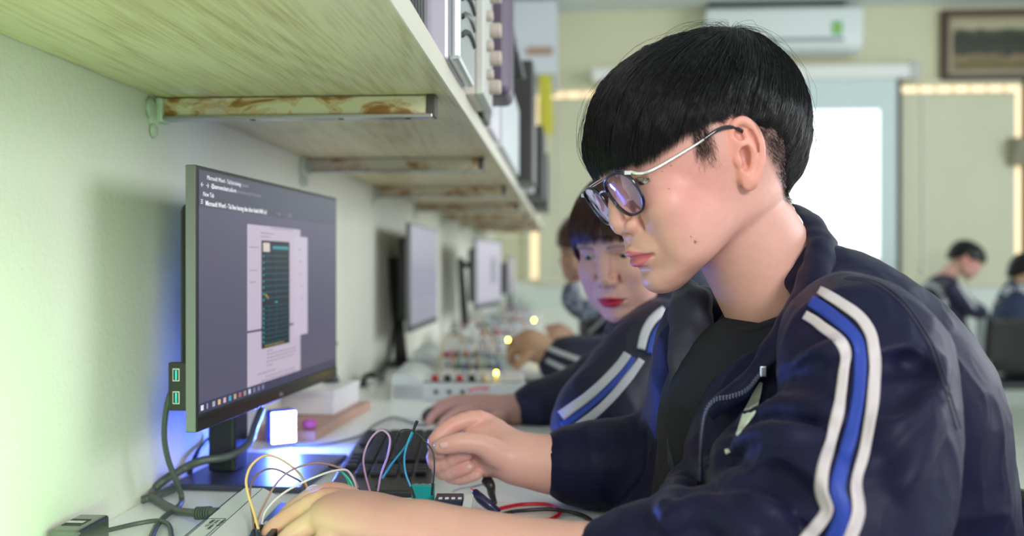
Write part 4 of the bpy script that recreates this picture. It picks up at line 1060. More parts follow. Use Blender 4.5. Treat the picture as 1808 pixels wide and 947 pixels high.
def wrinkle(V, Q, amp, sc, seed, stretch=(1, 1, 1)):
    N_ = vnormals(V, Q); P = V*np.array(stretch); w = V+.02*np.stack([noise3(V, 14, seed+i) for i in range(3)], 1); w = w*np.array(stretch)
    r1 = 1-np.abs(noise3(w, sc, seed)); r2 = 1-np.abs(noise3(w, sc*2.1, seed+5))
    d = amp*((r1**3-.35)+.35*(r2**3-.35)); return V+N_*d[:, None]
# --- jacket
vj = Vox((-.0, .58, -.62), (.58, 1.30, .10), .0030)
kchain(vj, [(1432, 500, .945, 50), (1520, 585, .925, 82), (1588, 700, .935, 122), (1598, 820, .95, 130), (1602, 980, .97, 136), (1600, 1250, .99, 140)], .05)
kchain(vj, [(1440, 640, .93, 100), (1400, 780, .94, 125), (1380, 950, .96, 135), (1400, 1200, .98, 150)], .05)
kchain(vj, [(1492, 585, .85, 88), (1530, 650, .805, 112), (1532, 780, .775, 118), (1505, 900, .745, 116), (1470, 965, .735, 108)], .035)
kchain(vj, [(1470, 972, .735, 114), (1330, 980, .745, 114), (1190, 994, .765, 98), (1085, 1014, .78, 84)], .02)
kchain(vj, [(1345, 700, .915, 62), (1335, 800, .92, 98), (1330, 960, .93, 100)], .03)
kchain(vj, [(1235, 560, 1.07, 52), (1240, 640, 1.07, 64), (1243, 720, 1.08, 74), (1250, 850, 1.06, 90), (1240, 1000, 1.04, 110)], .03)
kchain(vj, [(1245, 690, 1.10, 70), (1200, 800, 1.14, 72), (1090, 822, 1.15, 62), (1000, 822, 1.15, 53)], .03)
kchain(vj, [(1180, 960, 1.06, 100), (1200, 1100, 1.06, 110)], .03)
# open the front of the jacket
kchain(vj, [(1340, 560, .93, 66), (1300, 640, .95, 55), (1235, 760, .98, 20)], .01, mode='s')
# sleeve mouths
kchain(vj, rm([(1090, 1004, .78, 32), (1030, 1004, .79, 34)]), .003, mode='s', smooth=0)
kchain(vj, rm([(1010, 822, 1.15, 32), (930, 820, 1.15, 35)]), .003, mode='s', smooth=0)
# folds at the elbow, shoulder and back
for pts, r, off, k, md in [
    ([(1185, 905), (1215, 862), (1270, 852), (1330, 880), (1370, 935)], .017, .002, .010, 'u'),
    ([(1285, 812), (1320, 788), (1380, 812), (1440, 858), (1470, 905)], .018, .001, .012, 'u'),
    ([(1180, 925), (1240, 900), (1300, 925), (1330, 947)], .008, .001, .010, 'u'),
    ([(1290, 842), (1350, 838), (1420, 880), (1455, 925)], .010, -.001, .010, 's'),
    ([(1300, 795), (1330, 770), (1390, 765), (1450, 775)], .006, .001, .010, 'u'),
    ([(1310, 745), (1380, 720), (1440, 722), (1480, 735)], .006, .002, .010, 'u'),
    ([(1400, 655), (1450, 630), (1490, 612)], .006, .002, .010, 'u'),
    ([(1330, 700), (1390, 660), (1440, 640)], .006, -.001, .010, 's'),
    ([(1560, 650), (1600, 640), (1640, 650)], .006, -.001, .012, 's'),
    ([(1560, 780), (1590, 740), (1640, 690), (1660, 640)], .006, .002, .014, 'u'),
    ([(1590, 860), (1620, 800), (1650, 740)], .006, .002, .014, 'u'),
    ([(1570, 720), (1600, 690), (1640, 660)], .006, -.001, .012, 's'),
    ([(1600, 640), (1640, 655)], .004, -.001, .012, 's')]:
    crease(vj, pts, r*(1.3 if md == 'u' else 1.1), -.003, k, md)
VJ, QJ = vj.mesh(1); del vj
VJ = wrinkle(VJ, QJ, .0040, 13, 11, (1.0, .9, .65))
VJ = wrinkle(VJ, QJ, .0010, 34, 23, (1, 1, .7))
VJw = cam2w(VJ); jacket = npmesh('jacket', VJw, QJ, navy, boy)
TJ = bvh(VJw, QJ)
# --- t-shirt
vs = Vox((.08, .80, -.62), (.46, 1.16, .0), .0035)
kchain(vs, [(1350, 655, .975, 88), (1330, 690, .98, 112), (1310, 760, .99, 125), (1300, 950, 1.0, 130), (1320, 1200, 1.0, 140)], .03)
VS, QS = vs.mesh(2); del vs
VS = wrinkle(VS, QS, .004, 12, 5, (1, 1, .5)); VSw = cam2w(VS)
tshirt = npmesh('t_shirt', VSw, QS, tee, boy); TS = bvh(VSw, QS)
TB = bvh(BV[:len(HEAD_BOY[0])], HEAD_BOY[1])
# ribbed neckband and yoke, rings around the neck
def nring(rf, rb, rl, zc, tilt, n=40, cx=-.042):
    A_ = np.linspace(0, 2*np.pi, n, endpoint=False); rx = np.where(np.cos(A_) > 0, rf, rb)
    return np.stack([cx+rx*np.cos(A_), rl*np.sin(A_), zc-tilt*np.cos(A_)*rx], 1)
rings = [nring(.067, .060, .060, -.165, .10), nring(.069, .062, .062, -.167, .10), nring(.074, .068, .070, -.176, .14), nring(.085, .078, .086, -.192, .2), nring(.100, .085, .105, -.222, .25), nring(.105, .09, .115, -.27, .25)]
RV = np.concatenate([HB(r_i) for r_i in rings]); n_ = 40
RQ = [(k*n_+i, k*n_+(i+1) % n_, (k+1)*n_+(i+1) % n_, (k+1)*n_+i) for k in range(len(rings)-1) for i in range(n_)]
yk = npmesh('yoke', RV, RQ, tee, tshirt); yk.modifiers.new('t', 'SOLIDIFY').thickness = .0016
nb = MB(); closed_tube(nb, HB(rings[0]), .0030, .0060); nb.build('neckband', tee, tshirt, smooth=True)
# --- collar: strips of cloth between two edges
def strip(A_, B_, name, m, parent, bulge=.006, nj=9, thick=.0018, dens=8, wob=.0012, seed=0):
    A_ = spline(np.array([C(*a) for a in A_]), dens); B_ = spline(np.array([C(*a) for a in B_]), dens); n = min(len(A_), len(B_)); rows = []
    for i in range(n):
        a, b = A_[i], B_[i]; ax = b-a; t = (A_[min(i+1, n-1)]-A_[max(i-1, 0)]); nn = np.cross(ax, t); nn /= np.linalg.norm(nn)+1e-9
        if nn@(CAM-a) < 0: nn = -nn
        for j in range(nj):
            s = j/(nj-1); rows.append(a+ax*s+nn*(bulge*math.sin(math.pi*s)))
    V = np.array(rows); V = V+wob*np.stack([noise3(V, 60, seed+k) for k in range(3)], 1)
    Q = [(i*nj+j, i*nj+j+1, (i+1)*nj+j+1, (i+1)*nj+j) for i in range(n-1) for j in range(nj-1)]
    o = npmesh(name, V, Q, m, parent); md = o.modifiers.new('thick', 'SOLIDIFY'); md.thickness = thick; md.offset = 0
    return o
strip([(1398, 362, 1.02), (1412, 380, .985), (1424, 410, .945), (1420, 455, .905), (1402, 505, .885), (1376, 560, .875), (1345, 612, .870), (1312, 660, .868), (1268, 698, .875), (1246, 722, .885)],
      [(1440, 392, 1.03), (1462, 410, .985), (1478, 438, .93), (1472, 490, .878), (1448, 538, .852), (1418, 585, .845), (1388, 625, .845), (1350, 662, .848), (1316, 705, .850), (1262, 742, .868)],
      'collar', navy, jacket, bulge=.007, wob=.0022, seed=4)
strip([(1236, 503, 1.045), (1252, 520, 1.02), (1262, 570, 1.005), (1258, 640, .995), (1246, 720, .985), (1238, 800, .975), (1232, 900, .965), (1230, 1000, .96)],
      [(1184, 520, 1.05), (1180, 545, 1.02), (1178, 600, .99), (1182, 660, .975), (1184, 740, .965), (1182, 820, .955), (1180, 910, .95), (1180, 1000, .95)], 'front_facing', navyd, jacket, bulge=.012, wob=.004, seed=9)
# zip along the near edge, teeth as small links
zp = spline(np.array([(1349, 652), (1318, 688), (1290, 700), (1262, 706), (1246, 726), (1239, 760), (1237, 800), (1236, 852)], float), 10)
zpt = []
for a, b in zp:
    p, n = cast([TJ, TS], a, b); zpt.append(p if p is not None else C(a, b, .88))
zpt = np.array(zpt); dd = np.linalg.norm(zpt-CAM, axis=1)
for _ in range(6): dd[1:-1] = np.minimum(dd[1:-1], (dd[:-2]+dd[2:])/2)
rr_ = (zpt-CAM)/np.linalg.norm(zpt-CAM, axis=1)[:, None]; zpt = CAM+rr_*(np.minimum(dd, .885)[:, None]-.004)
zm = MB().tube(zpt, .0022, n=8, sub=False); zip_ = zm.build('zip_tape', navyd, jacket, smooth=True)
seg = np.r_[0, np.cumsum(np.linalg.norm(np.diff(zpt, axis=0), axis=1))]; tm = MB(); k = 0
for s in np.arange(0, seg[-1], .0030):
    p = np.array([np.interp(s, seg, zpt[:, i]) for i in range(3)]); tm.box(-.0009, .0009, -.0026, .0005, -.0022, .0022, bev=.0003, xf=Matrix.Translation(Vector(p-rr_[0]*.0016)))
tm.build('zip_teeth', mat('gunmetal_teeth', (.10, .12, .20), .3, metal=.7), zip_)
MB().box(-.003, .003, -.003, .002, -.006, .004, bev=.001, xf=Matrix.Translation(Vector(zpt[1]-rr_[1]*.003))).build('zip_pull', silver, zip_)
# --- sleeve stripes
BLUE = [(1432, 532, 20), (1452, 545, 22), (1472, 560, 22), (1501, 585, 22), (1516, 609, 22), (1519, 642, 22), (1517, 689, 22), (1511, 727, 23), (1501, 774, 24), (1487, 821, 24), (1477, 865, 25), (1488, 900, 24), (1478, 935, 26), (1465, 960, 26), (1440, 1000, 26), (1405, 1045, 26)]
WR = [(1447, 514, 14), (1465, 524, 17), (1487, 538, 18), (1518, 561, 19), (1537, 590, 20), (1543, 623, 20), (1544, 660, 20), (1541, 708, 21), (1535, 755, 20), (1524, 807, 20), (1510, 852, 20), (1514, 892, 22), (1512, 915, 24), (1497, 955, 24), (1472, 1000, 24), (1432, 1055, 24)]
WL = [(1422, 557, 16), (1440, 568, 17), (1452, 578, 18), (1478, 598, 19), (1492, 623, 19), (1490, 656, 18), (1485, 698, 19), (1477, 740, 21), (1466, 783, 21), (1453, 830, 21), (1452, 870, 22), (1462, 900, 24), (1444, 928, 24), (1420, 955, 24), (1398, 990, 24), (1370, 1030, 24)]
for L, m in ((BLUE, bstr), (WR, wstr), (WL, wstr)):
    ribbon([TJ], L, 'blue_stripe' if m is bstr else 'white_stripe', m, jacket)
ribbon([TJ], [(1345, 676, 5), (1336, 700, 16), (1324, 730, 20), (1310, 756, 9), (1303, 770, 3)], 'chest_stripe', mat('pale_green_white', (.62, .68, .60), .6), jacket)
ribbon([TJ], [(1282, 800, 8), (1290, 796, 6)], 'chest_stripe', MATS['pale_green_white'], jacket)
# seams on the back of the shoulder
for off in (0, 6):
    sp_ = spline(np.array([(1490, 492), (1540, 500), (1585, 530), (1620, 575), (1650, 630), (1672, 700), (1690, 760)], float), 8); P = []
    for a, b in sp_:
        p, n = cast([TJ], a+off, b-off*.5)
        if p is not None: P.append(p+n*.0002)
    if len(P) > 3: MB().tube(P, .0007, n=6, sub=False).build('shoulder_seam', navyd, jacket)
# --- trousers, shoes and the chair under him
vp = Vox((-.25, .70, -1.07), (.55, 1.25, -.42), .008)
hz = -.52
vp.cone((.36, .85, hz), (.36, 1.08, hz), .105, .105, .05)
for y, s in ((.86, 0), (1.10, 1)):
    vp.chain([(.34, y, hz+.01), (.12, y+.01, hz+.03), (-.06, y+.02, hz+.02)], [.09, .078, .065], .03, smooth=2)
    vp.chain([(-.06, y+.02, hz+.02), (-.05, y+.02, -.80), (-.03, y+.02, -.98)], [.062, .055, .045], .02)
V_2, Q_2 = vp.mesh(2); del vp
trousers = npmesh('trousers', cam2w(wrinkle(V_2, Q_2, .004, 12, 3)), Q_2, navyd, boy)
for y in (.88, 1.12):
    vq = Vox((-.22, y-.08, -1.08), (.06, y+.08, -.93), .005)
    vq.chain([(-.02, y, -1.01), (-.08, y, -1.015), (-.14, y, -1.022)], [.042, .042, .034], .02).cone((-.03, y, -.98), (-.03, y, -.94), .035, .035, .02)
    a, b = vq.mesh(1); a[:, 2] = np.maximum(a[:, 2], -1.052)
    npmesh('shoe', cam2w(a), b, blk, boy)
def chair(loc, rz, label, group=None):
    r = empty('chair', loc, label, 'chair', group)
    T_ = Matrix.Translation(Vector(loc)) @ Matrix.Rotation(rz, 4, 'Z') @ Matrix.Scale(.972, 4)
    V = []; n = 15; 
    m = MB()
    # curved backrest (chair faces -X locally)
    for i in range(n):
        t = i/(n-1)-.5
        for z, xx in ((.52, .175), (.60, .19), (.70, .20), (.79, .212), (.812, .216)):
            V.append((xx+.03-.16*t*t, t*.44, z))
    Q = [(i*5+j, i*5+j+1, (i+1)*5+j+1, (i+1)*5+j) for i in range(n-1) for j in range(4)]
    m.add(V, Q); o = m.build('backrest', mat('black_vinyl', (.008, .010, .012), .35), r, smooth=True, xf=T_); md = o.modifiers.new('t', 'SOLIDIFY'); md.thickness = .022
    MB().box(-.21, .20, -.21, .21, .425, .465, bev=.015, xf=T_).build('seat', MATS['black_vinyl'], r)
    cm = mat('grey_tube', (.35, .38, .40), .3, metal=.7)
    for s in (1, -1):
        MB().tube([T_@Vector((.20, .20*s, .80)), T_@Vector((.19, .205*s, .5)), T_@Vector((.14, .21*s, .42))], .011, n=8).build('back_post', cm, r, smooth=True)
        for x, x2 in ((-.18, -.22), (.16, .22)):
            lg = MB().tube([T_@Vector((x, .20*s, .43)), T_@Vector((x2, .215*s, .012))], .011, n=8, sub=False).build('leg', cm, r, smooth=True)
            MB().lathe([(.014, 0), (.015, .01), (.013, .022)], T_@Vector((x2, .215*s, .0)), n=10).build('rubber_foot', blk, lg)
    return r
cp = cam2w(np.array([.385, .93, 0])); chair((cp[0], cp[1], 0), PSI, 'black chair with curved vinyl back behind the young man in front')
# ------------------------------------------------------------------ the other people
hprof2 = np.array([(102, 20), (103, 45), (99, 66), (88, 88), (72, 106), (50, 120), (20, 130), (-20, 133), (-60, 128), (-95, 112), (-122, 86), (-134, 55), (-138, 25), (-134, -5), (-126, -30), (-118, -55), (-112, -80)], float)
h2th = np.unwrap(np.arctan2(hprof2[:, 1]-30, hprof2[:, 0]+12)); h2rm = np.hypot(hprof2[:, 1]-30, hprof2[:, 0]+12)/1000
def rad2(d, lat=(89, 89, 84)):
    s = np.abs(d[..., 1]); a = np.arctan2(d[..., 2], d[..., 0]); a = np.where(a < -1.5, a+2*np.pi, a)
    r = np.interp(a, h2th, h2rm); rl = np.interp(np.degrees(a), [0, 180, 235], lat)/1000
    return 1/np.sqrt((1-s*s)/r**2+s*s/rl**2)
GAZ = np.array([0, 20, 32, 45, 55, 65, 80, 100, 140, 180.]); GZ = np.array([47, 44, 40, 20, -15, -44, -60, -75, -85, -88.])
SAZ = np.array([0, 20, 35, 50, 62, 75, 90, 105, 125, 145, 180.]); SZ_ = np.array([44, 44, 42, 40, 30, 20, 28, 10, -25, -48, -55.])
def make_head(pose, parent, fem, lips, seed, h=.002, hmat=hairm, az=SAZ, z=SZ_, neck_to=(-.05, 0, -.20), base=(.74, .44, .34), strands_n=0, eyes=True, look=(.9, 0, -.35), makeup=0, tri=None):
    v = build_head(h=h, fem=fem, neck_to=neck_to, neck_r=(.050-.006*fem, .056-.006*fem)); V, Q = v.mesh(1)
    col = paint_head(V, lips=lips, base=base, lipw=1.0, makeup=makeup)
    if eyes:
        for s in (1, -1): eyeball(pose, s, look, 'eye', parent)
    hr = shell(pose, rad2, az, z+(8 if strands_n else 0), 'hair', hmat, parent, shrink=.985, nseg=(90, 60))
    if strands_n:
        flow(pose, rad2, az, z, (-.45, .12, .85), strands_n, hmat, 'hair_strands', hr, seed=seed, length=(.07, .13), width=.00045, edge=(-22, 18), lift=(0, .005))
    return pose(V), Q, col
def pmesh(v, m, name, parent, amp=.004, sc=12, seed=1, sm=2):
    V, Q = v.mesh(sm); V = wrinkle(V, Q, amp, sc, seed) if amp else V; Vw = cam2w(V)
    return npmesh(name, Vw, Q, m, parent), bvh(Vw, Q)
# --- the girl beside him
gp = C(1190, 900, 1.6)
girl = empty('person', (gp[0], gp[1], 0), 'person with brown fringe and red lips, navy striped jacket, one hand on a mouse', 'person')
HG = Pose((58.05, 19.17, 2.4), (.18829, 1.50132, .03133), .96)
gh = make_head(HG, girl, 1.0, (.55, .02, .06), 31, h=.0016, hmat=hairb, az=GAZ, z=GZ, strands_n=9000, base=(.72, .42, .38), look=(.95, -.10, -.25), makeup=1)
gR = rm([(1010, 705, 1.77, 30), (920, 722, 1.765, 25), (897, 722, 1.76, 23)])
vg = vox_box(gR+[(745, 745, 1.8, 5), (850, 700, 1.72, 5)], .05, .0022)
kchain(vg, gR, .015); kchain(vg, rm([(895, 720, 1.76, 26), (862, 718, 1.765, 34), (840, 716, 1.77, 33)]), .02, flat=((0, 0, 1), .55))
for L in ([(842, 706, 1.81, 10), (805, 706, 1.83, 9), (775, 722, 1.84, 8), (762, 735, 1.84, 7)], [(840, 712, 1.785, 10), (800, 708, 1.795, 9.5), (768, 722, 1.80, 8.5), (752, 740, 1.80, 7.5)],
          [(840, 718, 1.76, 10), (802, 714, 1.76, 9.3), (772, 728, 1.76, 8.5), (757, 744, 1.76, 7.2)], [(845, 726, 1.735, 9), (815, 724, 1.73, 8.2), (790, 738, 1.725, 7.5), (778, 750, 1.72, 6.5)],
          [(885, 735, 1.73, 13), (860, 745, 1.705, 11), (830, 750, 1.70, 9.5), (805, 752, 1.70, 8)]):
    kchain(vg, rm(L), .004)
vg.F = vg.F; GV, GQ = vg.mesh(1); GVw = cam2w(GV)
vt = Vox((.0, 1.28, -.60), (.52, 1.86, .0), .009)
kchain(vt, [(1200, 560, 1.53, 60), (1230, 700, 1.55, 90), (1250, 900, 1.57, 100)], .05)
kchain(vt, [(1170, 620, 1.40, 45), (1080, 700, 1.36, 40), (1020, 770, 1.34, 34)], .03)
kchain(vt, [(1190, 620, 1.66, 45), (1110, 660, 1.74, 38), (1010, 705, 1.77, 28)], .03)
V2, Q2 = vt.mesh(1)
gb = join([gh, (GVw, GQ, handcol(GV, 3)), (cam2w(V2), Q2, np.tile(np.array((.74, .44, .34)), (len(V2), 1)))])
o = npmesh('body', gb[0], gb[1], skin, girl); vcol(o, gb[2])
navy2 = mat('navy_jacket_cloth', (.005, .006, .032), .55, sheen=.08, bump=.08, bscale=1200)
vj = Vox((-.02, 1.20, -.62), (.60, 1.95, .06), .0045)
kchain(vj, [(1205, 560, 1.53, 62), (1235, 640, 1.53, 95), (1240, 760, 1.55, 125), (1260, 1000, 1.57, 130)], .05)
kchain(vj, [(1170, 590, 1.44, 55), (1120, 650, 1.39, 60), (1060, 725, 1.35, 58), (1035, 765, 1.34, 50)], .03)
kchain(vj, [(1045, 765, 1.335, 44), (1090, 800, 1.33, 46), (1130, 815, 1.30, 40)], .02)
kchain(vj, [(1180, 600, 1.64, 60), (1110, 650, 1.72, 52), (1010, 700, 1.775, 42), (925, 720, 1.765, 29)], .03)
kchain(vj, [(1150, 575, 1.49, 42), (1110, 600, 1.50, 38)], .04)
kchain(vj, rm([(940, 722, 1.765, 26), (880, 722, 1.765, 26)]), .003, mode='s', smooth=0)
kchain(vj, [(1200, 505, 1.545, 58), (1170, 530, 1.52, 46)], .02)
HGn = HG(np.array([-.045, 0, -.11])); 
gj, TG = pmesh(vj, navy2, 'jacket', girl, .005, 11, 7)
strip([(1225, 500, 1.62), (1200, 512, 1.55), (1165, 535, 1.49), (1130, 560, 1.46), (1095, 575, 1.46), (1070, 580, 1.49)], [(1240, 520, 1.62), (1215, 540, 1.53), (1180, 565, 1.455), (1140, 592, 1.43), (1100, 605, 1.44), (1075, 600, 1.48)], 'collar', navy2, gj, bulge=.006, seed=14)
gw = mat('girl_white_tape', (.62, .62, .70), .6); gbm = mat('girl_blue_tape', (.015, .06, .42), .5)
for L, m, nm in (([(1173, 548, 14), (1152, 566, 15), (1138, 590, 15), (1131, 618, 14)], gw, 'white_stripe'), ([(1180, 556, 10), (1165, 578, 12), (1152, 600, 12), (1146, 626, 12)], gbm, 'blue_stripe'), ([(1188, 566, 12), (1178, 588, 15), (1166, 610, 14), (1160, 632, 12)], gw, 'white_stripe'),
              ([(1108, 626, 14), (1095, 645, 15), (1070, 672, 15), (1040, 700, 16), (1010, 722, 17), (992, 735, 18)], gw, 'white_stripe'), ([(1118, 632, 9), (1104, 654, 10), (1078, 684, 10), (1046, 714, 11), (1016, 738, 12), (993, 752, 12)], gbm, 'blue_stripe'),
              ([(1132, 636, 12), (1112, 664, 14), (1086, 696, 14), (1054, 728, 14), (1020, 754, 15), (996, 772, 15)], gw, 'white_stripe')):
    ribbon([TG], L, nm, m, gj, lift=.002, dmin=1.25)
vp = Vox((-.15, 1.25, -1.07), (.55, 1.90, -.42), .009)
vp.cone((.36, 1.46, hz), (.36, 1.66, hz), .10, .10, .05)
for y in (1.47, 1.68):
    vp.chain([(.34, y, hz+.01), (.14, y, hz+.02), (-.02, y, hz+.01)], [.085, .072, .06], .03, smooth=2).chain([(-.02, y, hz+.01), (-.01, y, -.80), (.01, y, -1.03)], [.058, .052, .045], .02)
pmesh(vp, navyd, 'trousers', girl, .004)
cp = cam2w(np.array([.385, 1.56, 0])); chair((cp[0], cp[1], 0), PSI, 'black chair the girl with the brown fringe sits on')
# --- neighbours further along the desk
def back_person(label, pose, hand, sleeve, torso, stripes, seed, base=(.70, .45, .30), scarf=False, hmat=hairm, az=SAZ, z=SZ_, cloth=None, h=.0035, lettering=None, legs=True, fem=0):
    c = K(*torso[0][:3]); w0 = cam2w(c)
    p = empty('person', (w0[0], w0[1], 0), label, 'person')
    hd = make_head(pose, p, fem, (.5, .15, .15), seed, h=h, hmat=hmat, az=az, z=z, base=base, eyes=False)
    parts = [hd]; cl = cloth or navy2
    allp = torso+sleeve; vj = vox_box(allp, .06, .007); kchain(vj, torso, .06); 
    if sleeve: kchain(vj, sleeve, .04)
    jk, T_ = pmesh(vj, cl, 'jacket', p, .005, 9, seed)
    if hand:
        vh = vox_box(hand[0], .03, .0035); kchain(vh, hand[0], .015)
        for f in hand[1:]: kchain(vh, f, .005)
        a, b = vh.mesh(1); parts.append((cam2w(a), b, np.tile(np.array(base), (len(a), 1))))
    vt = vox_box(allp, .04, .012); kchain(vt, [(a, b, c, r*.7) for a, b, c, r in torso], .01)
    if sleeve: kchain(vt, [(a, b, c, r*.6) for a, b, c, r in sleeve], .01)
    a, b = vt.mesh(1); parts.append((cam2w(a), b, np.tile(np.array(base), (len(a), 1))))
    B_ = join(parts); o = npmesh('body', B_[0], B_[1], skin, p); vcol(o, B_[2])
    for L, m, nm in stripes: ribbon([T_], L, nm, m, jk, lift=.004, thick=.001, dmin=2.0)
    return p, jk, T_
greyw = mat('grey_white_tape', (.50, .52, .54), .7)
P3 = back_person('person beyond the girl, tan hand in a striped navy cuff working on a kit', Pose((50, 25, 0), (.36, 2.45, .07), .95),
    [rm([(1000, 640, 2.30, 27), (965, 622, 2.30, 30), (935, 608, 2.30, 38)]), rm([(930, 600, 2.32, 13), (908, 603, 2.33, 11), (900, 622, 2.33, 9)]), rm([(925, 612, 2.30, 13), (905, 622, 2.30, 11), (903, 640, 2.30, 9)]), rm([(935, 625, 2.27, 13), (918, 640, 2.26, 10), (912, 650, 2.26, 8)])],
    [(1150, 560, 2.35, 40), (1090, 640, 2.30, 38), (1030, 640, 2.30, 36), (985, 640, 2.30, 33)], [(1190, 560, 2.45, 60), (1190, 660, 2.48, 75), (1200, 800, 2.5, 80)],
    [([(968, 616, 7), (1000, 628, 8), (1040, 642, 8)], greyw, 'cuff_stripe'), ([(966, 636, 7), (995, 650, 8), (1030, 664, 8)], greyw, 'cuff_stripe')], 41, base=(.55, .33, .20))
P4 = back_person('person furthest along the desk, dark hair, grey scarf, hands over a kit', Pose((62, 20, 0), (.235, 2.95, .055), .98),
    [rm([(1030, 620, 2.95, 26), (1000, 600, 2.95, 28), (985, 590, 2.95, 34)]), rm([(985, 582, 2.96, 14), (968, 580, 2.96, 12)]), rm([(985, 596, 2.94, 14), (970, 602, 2.94, 12)])],
    [(1080, 560, 3.0, 30), (1070, 610, 2.98, 30), (1035, 622, 2.96, 24)], [(1075, 545, 3.05, 42), (1090, 620, 3.05, 50), (1110, 720, 3.1, 55)], [([(1040, 590, 5), (1060, 570, 6), (1085, 545, 6)], greyw, 'sleeve_stripe')], 43, base=(.55, .34, .24), hmat=hairb)
pos = [C(1008, 505, 2.86), C(1008, 530, 2.84), C(1030, 548, 2.82), C(1056, 540, 2.84), C(1070, 510, 2.9)]
sc_m = bpy.data.materials.new('plaid_scarf'); sc_m.use_nodes = True; nt = sc_m.node_tree; N = nt.nodes; L = nt.links
wv = N.new('ShaderNodeTexChecker'); wv.inputs['Scale'].default_value = 60; wv.inputs['Color1'].default_value = (.03, .04, .07, 1); wv.inputs['Color2'].default_value = (.22, .25, .32, 1)
tc = N.new('ShaderNodeTexCoord'); L.new(tc.outputs['Object'], wv.inputs[0]); L.new(wv.outputs[0], N['Principled BSDF'].inputs['Base Color'])
MB().tube(pos, [.022, .030, .034, .030, .022], n=12).build('scarf', sc_m, P4[0], smooth=True)
MB().tube([C(1022, 500, 2.9), C(1030, 530, 2.87), C(1045, 520, 2.87)], [.02, .03, .02], n=10).build('white_collar', whitem, P4[0], smooth=True)
# --- people at the far table
P5 = back_person('person seated at the far table with back to us, white lettering across a navy jacket', Pose((158, 35, 0), (3.02, 6.05, .045), 1.0), None,
    [(1680, 510, 5.85, 16), (1705, 540, 5.85, 13), (1735, 552, 5.9, 10)], [(1668, 512, 6.0, 26), (1655, 545, 6.0, 36), (1662, 600, 6.0, 38), (1665, 640, 6.0, 36)],
    [([(1692, 500, 4), (1705, 520, 5), (1722, 545, 5)], greyw, 'sleeve_stripe')], 51, base=(.62, .36, .28), h=.004)
P6 = back_person('person in a navy jacket cut off by the right edge of the photo', Pose((150, 25, 0), (2.83, 4.95, -.05), 1.0), None, [], [(1815, 515, 5.0, 30), (1805, 560, 5.0, 42), (1810, 630, 5.0, 44)], [], 52, h=.004, cloth=mat('blue_navy_cloth', (.02, .035, .09), .7))
def arc_text(s, px0, py0, px1, py1, bow, d, T_, parent, size):
    n = len(s)
    for i, ch in enumerate(s):
        if ch == ' ': continue
        t = i/(n-1); q = (px0+(px1-px0)*t+bow[0]*math.sin(math.pi*t), py0+(py1-py0)*t+bow[1]*math.sin(math.pi*t)); p, nn = cast([T_], q[0], q[1], 3.0)
        if p is None: continue
        tx_ = np.array([px1-px0+bow[0]*math.pi*math.cos(math.pi*t), -(py1-py0)-bow[1]*math.pi*math.cos(math.pi*t)]); tx_ /= np.linalg.norm(tx_)
        r = tx_[0]*cR+tx_[1]*cU; u = -tx_[1]*cR+tx_[0]*cU
        text(ch, size, parent, greyw, p+(CAM-p)/np.linalg.norm(CAM-p)*.03, r, u, .002, 'letter', bold=.002)
arc_text('TRUONG DAI HOC', 1626, 508, 1664, 536, (8, -10), 6, P5[2], P5[1], .042)
arc_text('DAI HOC', 1775, 522, 1806, 516, (0, -6), 5, P6[2], P6[1], .045)
def table(x0, x1, y0, y1, z, label):
    r = empty('table', ((x0+x1)/2, (y0+y1)/2, 0), label, 'table')
    MB().box(x0, x1, y0, y1, z-.03, z, bev=.004).build('tabletop', mat('grey_table', (.40, .46, .45), .35), r)
    for x in (x0+.05, x1-.05):
        for y in (y0+.05, y1-.05): MB().box(x-.018, x+.018, y-.018, y+.018, 0, z-.03).build('leg', mat('grey_tube', (.35, .38, .40), .3, metal=.7), r)
tq = C(1700, 552, 6.0)
table(tq[0]+.10, tq[0]+1.3, 5.4, 6.3, .74, 'grey table at the far right with two students')
a = C(1655, 600, 6.15); chair((a[0]-.02, a[1]+.02, 0), math.pi+.2, 'black chair under the student with lettering on the back, at the far table')
a = C(1792, 600, 4.9); chair((a[0]-.05, a[1]-.05, 0), math.pi*.5+math.pi, 'dark chair with pale metal legs behind the student at the right edge')
tb = C(1735, 552, 5.8)
lp = empty('open_notebook', (tq[0]+.35, 5.7, .741), 'white open notebook on the far table in front of the student', 'notebook')
MB().box(tq[0]+.2, tq[0]+.5, 5.6, 5.85, .741, .750, bev=.002).build('pages', whitem, lp)
# ------------------------------------------------------------------ things on the desk
def cable(name, pts, r, m, label, cat='cable', group=None, n=8, ends=None):
    P = np.array(pts); o = MB().tube(P, r, n=n).build(name, m, smooth=True)
    return tag(o, label, cat, group)
def D(px, py, up=0.0): return onZ(px, py, DZ+up)
kitw = mat('kit_white', (.70, .74, .76), .38, bump=.04, bscale=300)
inkm = mat('black_ink', (.02, .03, .05), .6)
def LM(cx, cd, rot=0.0, z=DZ):
    o = cam2w(np.array([cx, cd, 0])); M = Matrix.Translation(Vector((o[0], o[1], z))) @ Matrix.Rotation(PSI+rot, 4, 'Z'); return M
def kit(M, w, dp, label, hump=.05, hh=.05, ph=.034, group=None):
    o = M @ Vector((w/2, dp/2, 0)); r = empty('training_kit', o, label, 'electronics kit', group)
    MB().box(0, w, 0, dp, 0, ph, bev=.004, xf=M).build('base_case', kitw, r)
    prof = [(0, 0), (hump, 0), (hump, ph), (hump*.72, hh*.9), (hump*.52, hh), (.004, hh), (0, hh-.005)]
    # prism along depth: outline in x,z
    V = [M @ Vector((a, 0.0, b)) for a, b in prof]+[M @ Vector((a, dp, b)) for a, b in prof]; n = len(prof)
    h = MB().add(V, [list(range(n)), list(range(n, 2*n))[::-1]]+[[i, n+i, n+(i+1) % n, (i+1) % n] for i in range(n)]).build('raised_strip', kitw, r)
    return r, h
